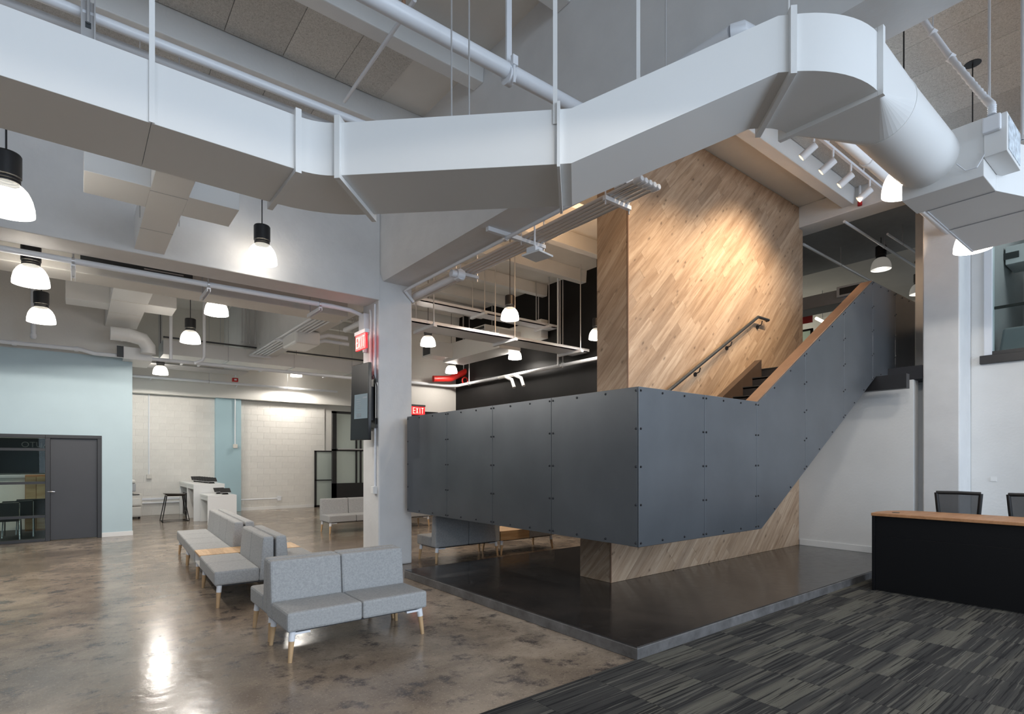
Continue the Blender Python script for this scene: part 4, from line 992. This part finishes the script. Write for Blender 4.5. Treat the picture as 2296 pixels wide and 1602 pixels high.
for k, lab in enumerate(('nearest black chair with chrome legs behind the office glass', 'second black chair with chrome legs behind the office glass', 'third black chair with chrome legs behind the office glass')):
    office_chair(-1.0+.16*k, 13.25+.48*k, math.pi, lab)
# seated figure put in for a person reflected in the office glass
ps = thing('person', 'dark clothed seated figure with tied back hair, standing for a person reflected in the glass', 'person', (-1.86, 15.85, 0))
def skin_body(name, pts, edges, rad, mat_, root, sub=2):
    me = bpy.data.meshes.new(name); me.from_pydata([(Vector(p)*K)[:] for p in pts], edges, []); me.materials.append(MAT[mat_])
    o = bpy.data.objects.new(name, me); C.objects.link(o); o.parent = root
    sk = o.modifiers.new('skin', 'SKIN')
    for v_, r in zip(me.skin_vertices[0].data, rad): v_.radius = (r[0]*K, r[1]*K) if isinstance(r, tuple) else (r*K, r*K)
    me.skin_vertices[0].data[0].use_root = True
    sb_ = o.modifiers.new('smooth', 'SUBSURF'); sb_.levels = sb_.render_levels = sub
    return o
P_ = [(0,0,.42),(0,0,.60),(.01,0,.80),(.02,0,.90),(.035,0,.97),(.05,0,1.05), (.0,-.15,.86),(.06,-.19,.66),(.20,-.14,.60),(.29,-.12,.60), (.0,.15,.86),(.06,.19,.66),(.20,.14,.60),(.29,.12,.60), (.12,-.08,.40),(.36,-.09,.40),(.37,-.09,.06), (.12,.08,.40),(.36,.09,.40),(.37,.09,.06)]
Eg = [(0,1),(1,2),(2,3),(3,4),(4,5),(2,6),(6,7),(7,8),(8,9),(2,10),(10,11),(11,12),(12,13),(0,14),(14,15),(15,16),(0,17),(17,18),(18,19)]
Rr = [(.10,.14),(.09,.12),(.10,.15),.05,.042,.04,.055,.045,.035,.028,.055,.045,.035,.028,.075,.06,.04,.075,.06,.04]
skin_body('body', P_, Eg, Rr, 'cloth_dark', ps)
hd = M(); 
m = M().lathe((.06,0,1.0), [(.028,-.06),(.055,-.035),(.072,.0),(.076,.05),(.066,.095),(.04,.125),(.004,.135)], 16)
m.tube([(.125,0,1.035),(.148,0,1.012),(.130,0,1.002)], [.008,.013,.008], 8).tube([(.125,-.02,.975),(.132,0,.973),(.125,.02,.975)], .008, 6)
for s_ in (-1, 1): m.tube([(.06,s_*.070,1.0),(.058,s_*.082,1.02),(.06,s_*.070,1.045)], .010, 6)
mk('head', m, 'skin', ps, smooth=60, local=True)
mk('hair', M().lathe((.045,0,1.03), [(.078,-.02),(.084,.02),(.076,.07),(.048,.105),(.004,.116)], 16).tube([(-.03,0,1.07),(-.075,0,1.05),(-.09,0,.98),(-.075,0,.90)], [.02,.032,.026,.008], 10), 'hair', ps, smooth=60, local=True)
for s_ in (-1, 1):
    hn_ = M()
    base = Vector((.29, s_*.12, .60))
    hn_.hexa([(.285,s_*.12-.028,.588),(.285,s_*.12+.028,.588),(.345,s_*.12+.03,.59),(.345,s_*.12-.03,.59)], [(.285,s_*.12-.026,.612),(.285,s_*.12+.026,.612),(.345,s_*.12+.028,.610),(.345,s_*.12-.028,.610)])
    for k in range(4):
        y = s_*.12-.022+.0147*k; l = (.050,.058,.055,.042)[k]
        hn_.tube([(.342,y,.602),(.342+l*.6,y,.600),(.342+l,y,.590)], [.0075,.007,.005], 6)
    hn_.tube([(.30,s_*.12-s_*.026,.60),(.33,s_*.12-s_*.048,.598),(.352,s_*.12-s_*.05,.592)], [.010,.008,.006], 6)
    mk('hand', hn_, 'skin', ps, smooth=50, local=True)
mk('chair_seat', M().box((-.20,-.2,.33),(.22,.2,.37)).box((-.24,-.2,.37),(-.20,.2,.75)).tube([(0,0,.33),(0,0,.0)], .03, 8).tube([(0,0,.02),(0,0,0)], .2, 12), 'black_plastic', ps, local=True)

# ================================================================== REAR LEFT: COUNTERS, STOOL, PRINTER, GLASS DOORS
def counter(name, lab, x0, x1, y0, y1, z, panels_):
    t = thing(name, lab, 'counter', ((x0+x1)/2,(y0+y1)/2,0), 0)
    mk('worktop', M().box((x0,y0,z-.05),(x1,y1,z)), 'white_laminate', t, bev=.004)
    for y in panels_: mk('end_panel', M().box((x0,y,0),(x1,y+.05,z-.05)), 'white_laminate', t, bev=.004)
    mk('back_panel', M().box((x1-.04,y0+.05,0),(x1,y1-.05,z-.05)), 'white_laminate', t)
    mk('apron', M().box((x0+.005,y0+.05,z-.12),(x0+.03,y1-.05,z-.05)), 'white_laminate', t)
    return t
counter('low_counter', 'lower white counter nearest the benches, with two tablets on it', 2.25, 2.83, 13.58, 14.55, .645, (13.58, 14.5))
zc1 = .862
counter('tall_counter', 'taller white counter running to the block wall, with a row of tablets', 2.13, 2.78, 14.6, 16.85, zc1, (14.6, 15.55, 16.8))
fr = thing('mini_fridge', 'dark small refrigerator under the far end of the tall counter', 'refrigerator', (2.45,16.3,0))
mk('body', M().box((2.2,16.0,.03),(2.7,16.55,.60)), 'alu', fr, bev=.01); mk('door', M().box((2.165,16.02,.04),(2.2,16.53,.59)), 'black_plastic', fr, bev=.006); mk('handle', M().tube([(2.155,16.08,.2),(2.155,16.08,.45)], .008, 8), 'chrome', fr)
for k, (x0, x1, y0, y1, h) in enumerate(((2.22,2.60,14.75,15.1,.55), (2.25,2.62,15.12,15.45,.5))):
    t = thing('cardboard_box', 'brown cardboard box under the tall counter, %s' % ('nearer' if k == 0 else 'farther'), 'box', ((x0+x1)/2,(y0+y1)/2,0))
    mk('box', M().box((x0,y0,0),(x1,y1,h)), 'cardboard', t, bev=.004); mk('tape', M().box((x0-.002,(y0+y1)/2-.02,0),(x1+.002,(y0+y1)/2+.02,h+.002)), 'printer_beige', t)
def tablet(loc, lab, grp):
    t = thing('tablet', lab, 'tablet', loc, 0, grp)
    mk('stand', M().hexa([(-.06,-.05,0),(.06,-.05,0),(.06,.07,0),(-.06,.07,0)], [(-.04,.03,.07),(.04,.03,.07),(.04,.06,.09),(-.04,.06,.09)]), 'black_plastic', t, local=True)
    mk('screen', M().hexa([(-.11,-.07,.035),(.11,-.07,.035),(.11,.10,.125),(-.11,.10,.125)], [(-.11,-.077,.046),(.11,-.077,.046),(.11,.093,.136),(-.11,.093,.136)]), 'black_plastic', t, local=True)
    mk('bezel', M().hexa([(-.112,-.075,.034),(.112,-.075,.034),(.112,-.068,.036),(-.112,-.068,.036)], [(-.112,-.08,.044),(.112,-.08,.044),(.112,-.073,.047),(-.112,-.073,.047)]), 'alu', t, local=True)
    return t
a, b_ = W(437,1078,Z=zc1), W(484,1084,Z=zc1)
tb = None
for k in range(7):
    p = lerp((2.46,16.45,zc1), (2.56,14.95,zc1), k/6)
    lab = '%s of the seven black tablets on stands along the tall counter' % ('farthest', 'second farthest', 'third farthest', 'middle', 'third nearest', 'second nearest', 'nearest')[k]
    if tb is None: tb = tablet(p, lab, 'tablets on the tall counter')
    else: dup(tb, p, lab, group='tablets on the tall counter')
dup(tb, (2.60,14.25,.645), 'black tablet on the low white counter, left of the two', group='tablets on the low counter')
dup(tb, (2.66,13.92,.645), 'black tablet on the low white counter, right of the two', group='tablets on the low counter')
sl = thing('bar_stool', 'black bar stool with thin wire sled legs beside the tall counter', 'stool', (1.80,15.0,0))
mk('seat', M().hexa([(-.14,-.12,.59),(.18,-.12,.585),(.18,.12,.585),(-.14,.12,.59)], [(-.23,-.17,.655),(.23,-.17,.63),(.23,.17,.63),(-.23,.17,.655)]), 'stool_black', sl, bev=.02, local=True)
for s_ in (-1, 1):
    mk('leg', M().tube([(-.17,s_*.13,.60),(-.27,s_*.22,.01),(.27,s_*.22,.01),(.17,s_*.13,.60)], .012, 8), 'black_metal', sl, smooth=50, local=True)
mk('stretcher', M().tube([(-.25,-.22,.012),(-.25,.22,.012)], .0095, 8).tube([(.25,-.22,.012),(.25,.22,.012)], .0095, 8).tube([(.235,-.19,.22),(.235,.19,.22)], .0095, 8), 'black_metal', sl, smooth=50, local=True)
pr = thing('printer', 'white office printer on casters at the corner of the blue wall', 'printer', (1.05,16.4,0))
mk('base', M().box((.85,16.1,.05),(1.24,16.7,.30)), 'printer_beige', pr, bev=.01); mk('drawer', M().box((.87,16.085,.08),(1.22,16.1,.27)), 'printer_beige', pr, bev=.004)
mk('body', M().box((.85,16.1,.31),(1.25,16.7,.60)), 'printer_beige', pr, bev=.012); mk('front_panel', M().box((.87,16.085,.34),(1.22,16.1,.50)), 'warm_white', pr, bev=.004)
mk('scanner', M().box((.84,16.12,.66),(1.13,16.7,.86)), 'grey_wall', pr, bev=.02); mk('lid', M().box((.83,16.1,.86),(1.12,16.7,.95)), 'warm_white', pr, bev=.03); mk('output_slot', M().box((.9,16.09,.58),(1.2,16.1,.60)), 'black_plastic', pr)
for x in (.9,1.2): mk('caster', M().tube([(x-.02,16.2,.03),(x+.02,16.2,.03)], .03, 12), 'black_plastic', pr)
# glazed doors at the back
gd = struct('door_2', M(), 'black_metal') if False else None
g1 = thing('glass_screen', 'low black framed glass screen left of the tall glazed entrance at the back', 'glass screen', (5.87,16.75,0))
GYy = 16.75
xa2, xb2, zt1 = W(706,1060,Y=GYy).x, W(746,1060,Y=GYy).x, W(720,1011,Y=GYy).z
mk('frame', M().box((xa2,GYy,0),(xa2+.05,GYy+.06,zt1)).box((xb2-.03,GYy,0),(xb2,GYy+.06,zt1)).box((xa2,GYy,zt1-.04),(xb2,GYy+.06,zt1)).box((xa2,GYy,0),(xb2,GYy+.06,.06)).box((xa2,GYy,.80),(xb2,GYy+.06,.83)), 'black_metal', g1)
for z0, z1 in ((.06,.80),(.83,zt1-.04)): mk('pane', M().box((xa2+.05,GYy+.02,z0),(xb2-.03,GYy+.03,z1)), 'frosted', g1)
g2 = thing('glass_entrance', 'tall black framed glazed entrance partly behind the column', 'entrance', (7,16.3,0))
Y2 = 16.3
xa3, zt3 = W(746,1000,Y=Y2).x, W(750,922,Y=Y2).z
zm = W(770,1010,Y=Y2).z; zbm = W(770,1084,Y=Y2).z
m = M().box((xa3,Y2,0),(xa3+.12,Y2+.1,zt3)).box((xa3,Y2,zt3-.07),(7.6,Y2+.1,zt3)).box((xa3,Y2,zm-.03),(7.6,Y2+.1,zm+.03)).box((xa3,Y2,0),(7.6,Y2+.1,zbm))
for x in (xa3+.72, xa3+.86): m.box((x,Y2,zbm),(x+.05,Y2+.1,zt3))
mk('frame', m, 'black_metal', g2)
mk('pane', M().box((xa3+.12,Y2+.04,zm+.03),(7.6,Y2+.05,zt3-.07)), 'frosted', g2); mk('pane', M().box((xa3+.12,Y2+.04,zbm),(7.6,Y2+.05,zm-.03)), 'frosted', g2)
mk('push_bar', M().tube([(xa3+.14,Y2-.06,zm+.03),(xa3+1.4,Y2-.06,zm+.03)], .02, 8), 'alu', g2)

# ================================================================== COLUMN: SCREEN, SIGNS, CONDUITS
tv = thing('wall_monitor', 'slim black portrait monitor mounted on the left side of the white column', 'monitor', (2.95,7.0,1.69))
c_ = [W(788.5,821,X=2.93), W(826.5,812,X=2.99), W(825.4,987,X=2.97), W(785,988,X=2.91)]
nrm = Vector((-1,-.05,0)); dpt = Vector((.045,0,0))
mk('panel', M().hexa([p for p in c_], [p+dpt for p in c_]), 'screen_black', tv, bev=.006)
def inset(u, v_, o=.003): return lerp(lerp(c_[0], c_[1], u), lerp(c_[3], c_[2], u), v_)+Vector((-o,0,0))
mk('screen', M().add([inset(.22,.40),inset(.97,.40),inset(.97,.72),inset(.22,.72)], [(0,1,2,3)]), 'reflection_glow', tv)  # window reflection on the monitor, put in as a glowing quad with lines
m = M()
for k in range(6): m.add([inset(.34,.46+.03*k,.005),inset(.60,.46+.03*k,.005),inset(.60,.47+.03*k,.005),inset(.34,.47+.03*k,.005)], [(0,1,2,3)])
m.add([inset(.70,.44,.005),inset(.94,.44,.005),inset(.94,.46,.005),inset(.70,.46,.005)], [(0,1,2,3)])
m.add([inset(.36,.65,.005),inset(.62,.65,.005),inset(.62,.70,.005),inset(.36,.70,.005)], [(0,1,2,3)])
mk('reflection_lines', m, 'page_line', tv)
mk('wall_bracket', M().box((2.98,6.90,1.95),(3.135,7.15,2.4)).box((3.10,6.85,1.85),(3.135,7.2,2.5)), 'black_metal', tv)
mk('cable', M().tube([(3.0,6.86,2.45),(3.08,6.84,2.55),(3.12,6.84,2.4),(3.12,6.84,1.9)], .008, 6), 'black_plastic', tv, smooth=40)
def exit_sign(loc, u, lab, wd, ht, body=True):
    """u: unit vector along the text"""
    t = thing('exit_sign', lab, 'exit sign', loc)
    u = Vector(u); up = Vector((0,0,1)); nn = u.cross(up)        # toward the reader
    a = Vector((0,0,0))
    def quad(m, x0, x1, z0, z1, d0, d1): m.hexa([u*x0+up*z0+nn*d0, u*x1+up*z0+nn*d0, u*x1+up*z0+nn*d1, u*x0+up*z0+nn*d1], [u*x0+up*z1+nn*d0, u*x1+up*z1+nn*d0, u*x1+up*z1+nn*d1, u*x0+up*z1+nn*d1]); return m
    mk('face', quad(M(), -wd/2, wd/2, 0, ht, -.03, 0), 'sign_red', t, local=True, bev=.003)
    mk('hood', quad(M(), -wd/2-.01, wd/2+.01, ht, ht+.05, -.05, .012), 'white_metal' if body else 'grille_dark', t, local=True, bev=.004)
    lw = wd*.17; gp = wd*.05; th = wd*.042; x = -wd/2+wd*.10; z0, z1 = ht*.14, ht*.86
    m = M()
    def bar(xa, xb, za, zb_): quad(m, xa, xb, za, zb_, 0, .006)
    bar(x, x+th, z0, z1)
    for z in (z0, (z0+z1)/2-th/2, z1-th): bar(x, x+lw, z, z+th)
    x += lw+gp
    for s_ in (1, -1):
        xa, xb = (x, x+lw-th) if s_ == 1 else (x+lw-th, x)
        m.hexa([u*xa+up*z0, u*(xa+th)+up*z0, u*(xa+th)+up*z0+nn*.006, u*xa+up*z0+nn*.006], [u*xb+up*z1, u*(xb+th)+up*z1, u*(xb+th)+up*z1+nn*.006, u*xb+up*z1+nn*.006])
    x += lw+gp; bar(x+lw*.3, x+lw*.3+th, z0, z1); x += lw*.75+gp
    bar(x, x+lw, z1-th, z1); bar(x+lw/2-th/2, x+lw/2+th/2, z0, z1)
    mk('letters', m, 'sign_letter', t, local=True)
    return t
exit_sign((2.93,6.93,2.875), (0,-1,0), 'red illuminated EXIT sign on the left side of the column above the monitor', .33, .20)
light('POINT', 'exit_glow', (2.85,6.95,2.9), 1.2, (1,.06,.05), .05)
q = W(943, 930, Y=13.0)
exit_sign((q.x,13.12,q.z), (1,0,0), 'small red EXIT sign above the grey stair panels right of the column', .40, .22, False)
db = struct('door_2', M().box((q.x-.75,13.14,0),(q.x-.68,13.2,q.z+.06)).box((q.x+.55,13.14,0),(q.x+.62,13.2,q.z+.06)).box((q.x-.75,13.14,q.z+.03),(q.x+.62,13.2,q.z+.10)), 'black_metal')
mk('leaf', M().box((q.x-.68,13.17,0),(q.x+.55,13.2,q.z+.03)), 'door_grey', db)
cc = thing('column_conduits', 'thin conduits and junction box running down the left face of the white column', 'conduit', (3.12,7.0,.6))
mk('run', M().tube([(3.12,7.05,3.45),(3.12,7.03,3.40),(3.12,7.02,3.30),(3.12,7.02,2.3)], .016, 8).tube([(3.12,6.90,3.5),(3.12,6.90,1.05)], .014, 8).tube([(2.72,7.32,3.49),(2.95,7.32,3.48),(3.08,7.25,3.42),(3.11,7.2,3.2),(3.11,7.2,2.9)], .03, 10), 'white_metal', cc, smooth=50)
mk('junction_box', M().box((3.06,7.12,3.15),(3.135,7.30,3.42)), 'white_metal', cc, bev=.006)
q = W(826, 1098, X=3.13)
mk('outlet', M().box((3.08,6.86,q.z-.05),(3.135,6.95,q.z+.05)), 'white_laminate', cc, bev=.006)
mk('power_strip', M().box((3.10,6.84,1.98),(3.135,6.88,2.45)), 'printer_beige', cc)

# ================================================================== RECEPTION DESK AND CHAIRS
dk = thing('reception_desk', 'black fronted reception desk with reddish wood top at the right', 'desk', (7.05,1.0,0))
y1d, y0d = 2.29, -1.2
m = M().prism([(6.775,y0d,.818),(6.775,y1d,.818),(6.98,y1d+.015,.818),(7.20,y1d-.02,.818),(7.36,y1d-.12,.818),(7.44,y1d-.30,.818),(7.46,y0d,.818)], (0,0,.032))
mk('desktop', m, 'desk_wood', dk, bev=.004)
mk('grommet', M().tube([(6.98,2.12,.850),(6.98,2.12,.853)], .035, 16), 'black_plastic', dk)
mk('end_panel', M().box((6.785,y1d-.03,0),(7.30,y1d-.005,.818)), 'black_laminate', dk, bev=.002)
mk('front_panel', M().box((6.815,y0d,.02),(6.835,y1d-.03,.818)), 'black_laminate', dk)
mk('kick_panel', M().box((6.80,y0d,.02),(6.815,y1d-.03,.60)), 'black_laminate', dk, bev=.002)
def task_chair(x, y, lab, rz):
    t = thing('task_chair', lab, 'chair', (x,y,0), rz, 'mesh back chairs behind the desk')
    z0, z1 = .68, 1.055
    P4 = [(-.165,0,z0),(.165,0,z0),(.195,.03,z1),(-.195,.03,z1)]
    def rim(a, b, r0): return M().tube([a, lerp(a, b, .5)+Vector((0,.012,0)), b], r0, 10)
    for a, b in ((P4[0],P4[3]),(P4[1],P4[2])): mk('back_frame', rim(a, b, .019), 'black_plastic', t, smooth=50, local=True)
    mk('top_rail', M().tube([P4[3], (0,.035,z1+.004), P4[2]], .019, 10), 'black_plastic', t, smooth=50, local=True)
    mk('bottom_rail', M().tube([P4[0], (0,-.01,z0-.02), P4[1]], .022, 10), 'black_plastic', t, smooth=50, local=True)
    mk('mesh_back', M().hexa([(-.16,.0,z0),(.16,.0,z0),(.16,.006,z0),(-.16,.006,z0)], [(-.19,.03,z1),(.19,.03,z1),(.19,.036,z1),(-.19,.036,z1)]), 'chair_mesh', t, local=True)
    mk('seat', M().box((-.21,-.42,.47),(.21,-.02,.54)), 'fabric' if False else 'black_plastic', t, bev=.03, local=True)
    mk('spine', M().tube([(0,-.15,.47),(0,.05,.50),(0,.06,.75)], .025, 8), 'black_plastic', t, smooth=50, local=True)
    mk('gas_stem', M().tube([(0,-.22,.47),(0,-.22,.08)], [.03,.022], 12), 'black_metal', t, smooth=40, local=True)
    for k in range(5):
        a = 2*math.pi*k/5; c_2 = (.27*math.cos(a), -.22+.27*math.sin(a), .05)
        lg = mk('leg', M().tube([(0,-.22,.09), c_2], [.028,.016], 8), 'black_plastic', t, smooth=40, local=True)
        mk('caster', M().tube([(c_2[0]-.015,c_2[1],.026),(c_2[0]+.015,c_2[1],.026)], .026, 12), 'black_plastic', lg, smooth=40, local=True)
    return t
c1_ = task_chair(7.72, 1.745, 'mesh back task chair behind the desk in front of the concrete column', math.pi/2+.10)
dup(c1_, (7.80, 1.14, 0), 'mesh back task chair behind the desk, cut off by the right edge', math.pi/2-.04)
q = W(2228, 1075, X=wx-.01)
one('wall_plate', M().box((wx-.012,q.y-.03,q.z-.03),(wx,q.y+.03,q.z+.03)), 'white_laminate', 'small white plate on the white wall above the desk chairs', 'wall plate')

# ================================================================== UPPER FLOOR, SEEN PAST THE OAK WALL
ud = thing('upper_duct', 'grey duct with dark grille under the upper floor ceiling', 'duct', (13,6,4.2))
a, b_ = W(1800,700,Z=4.62), W(1990,640,Z=4.62)
yy = W(1905,650,X=12.2)
mk('body', M().box((12.2,4.6,yy.z-.22),(12.8,10,yy.z+.05)), 'grey_wall', ud, bev=.01)
g0, g1_ = W(1884,665,X=12.15), W(1930,640,X=12.15)
mk('grille_box', M().box((12.12,g1_.y-.06,g0.z-.02),(12.25,g0.y+.06,g1_.z+.06)), 'white_metal', ud, bev=.006)
mk('grille', M().box((12.11,g1_.y,g0.z+.02),(12.12,g0.y,g1_.z+.02)), 'grille_dark', ud)
mk('hanger', M().tube([(12.3,7.2,yy.z),(12.3,7.2,CEIL)], .02, 8).tube([(12.3,6.4,yy.z),(12.3,6.4,CEIL)], .02, 8), 'alu', ud)
struct('upper_ceiling_drop', M().box((9.3,2.4,5.30),(12.0,12,5.34)), 'grey_ceiling')
for k, (pa, pb, r) in enumerate((((1801,548),(1955,632),.022), ((1893,497),(2055,600),.02), ((1990,525),(2055,567),.018))):
    z = 4.98; A_, B2 = W(*pa, Z=z), W(*pb, Z=z)
    pipe('upper_pipe', [A_, B2], r, 'thin white pipe under the upper floor ceiling, %s of three' % ('lowest', 'middle', 'rightmost')[k], group='pipes under the upper floor ceiling', rods=[lerp(A_, B2, .5)])
sr = thing('red_board', 'red board hanging beside the oak wall edge on the upper floor', 'sign', (13,8,3.8))
a, b_ = W(1798,727,X=13.2), W(1821,702,X=13.2)
mk('board', M().box((13.2,b_.y,a.z),(13.23,a.y+.3,b_.z)), 'red_plastic', sr); mk('bracket', M().tube([(13.21,a.y,b_.z),(13.21,a.y,CEIL)], .01, 6), 'alu', sr)
ll = thing('linear_light', 'bright linear ceiling light far back on the upper floor', 'ceiling light', (13.6,7,3.9))
A_, B2 = W(1830,714,X=13.4), W(1858,728,X=13.9)
mk('tube', M().tube([A_, B2], .035, 8), 'tube_glow', ll); mk('bracket', M().tube([lerp(A_,B2,.5), (lerp(A_,B2,.5).x,lerp(A_,B2,.5).y,CEIL)], .01, 6), 'alu', ll)
light('POINT', 'upper_floor_far_light', (14.5,8,4.3), 100, (1,.96,.80), .4)
gb = thing('glass_booth', 'dark framed glass partition beside the oak wall edge on the upper floor', 'partition', (12.5,7.5,2.7))
a, b_ = W(1800,760,X=12.9), W(1822,736,X=12.9)
mk('frame', M().box((12.9,b_.y,b_.z-.04),(12.94,b_.y+1.2,b_.z)).box((12.9,b_.y,2.7),(12.94,b_.y+.05,b_.z)), 'frame_grey', gb)
mk('pane', M().box((12.91,b_.y+.05,2.7),(12.92,b_.y+1.2,b_.z-.04)), 'green_glass', gb)
# things seen through the upper window
wg = thing('window_duct', 'white duct with dark grille seen through the upper right window', 'duct', (11,1.2,4.2))
a, b_ = W(2232,588,X=11.2), W(2285,562,X=11.2)
mk('body', M().box((11.2,.3,a.z-.08),(11.8,1.96,b_.z+.10)), 'white_metal', wg, bev=.01)
mk('grille', M().box((11.19,b_.y,a.z),(11.2,a.y-.0,b_.z)), 'grille_dark', wg)
mk('hanger', M().tube([(11.5,1.0,b_.z+.1),(11.5,1.0,CEIL)], .02, 8), 'alu', wg)
a = W(2252,770,X=10.6)
ac = thing('lounge_chair', 'pale lounge chair just inside the upper right window', 'chair', (10.8,min(a.y,1.68),2.7))
mk('back', M().hexa([(-.2,-.2,.28),(.0,-.2,.28),(.0,.25,.28),(-.2,.25,.28)], [(-.22,-.2,.64),(-.12,-.2,.64),(-.12,.2,.64),(-.22,.2,.64)]), 'grey_wall', ac, bev=.03, local=True)
mk('seat', M().box((-.15,-.25,.18),(.35,.25,.32)), 'warm_white', ac, bev=.03, local=True)
for x, y in ((-.12,-.2),(.3,-.2),(-.12,.2),(.3,.2)): mk('leg', M().tube([(x,y,.19),(x,y,0)], .015, 8), 'black_metal', ac, local=True)
light('POINT', 'upper_room_light', (11.0, .6, 4.9), 45, (.95,.97,1), .2)
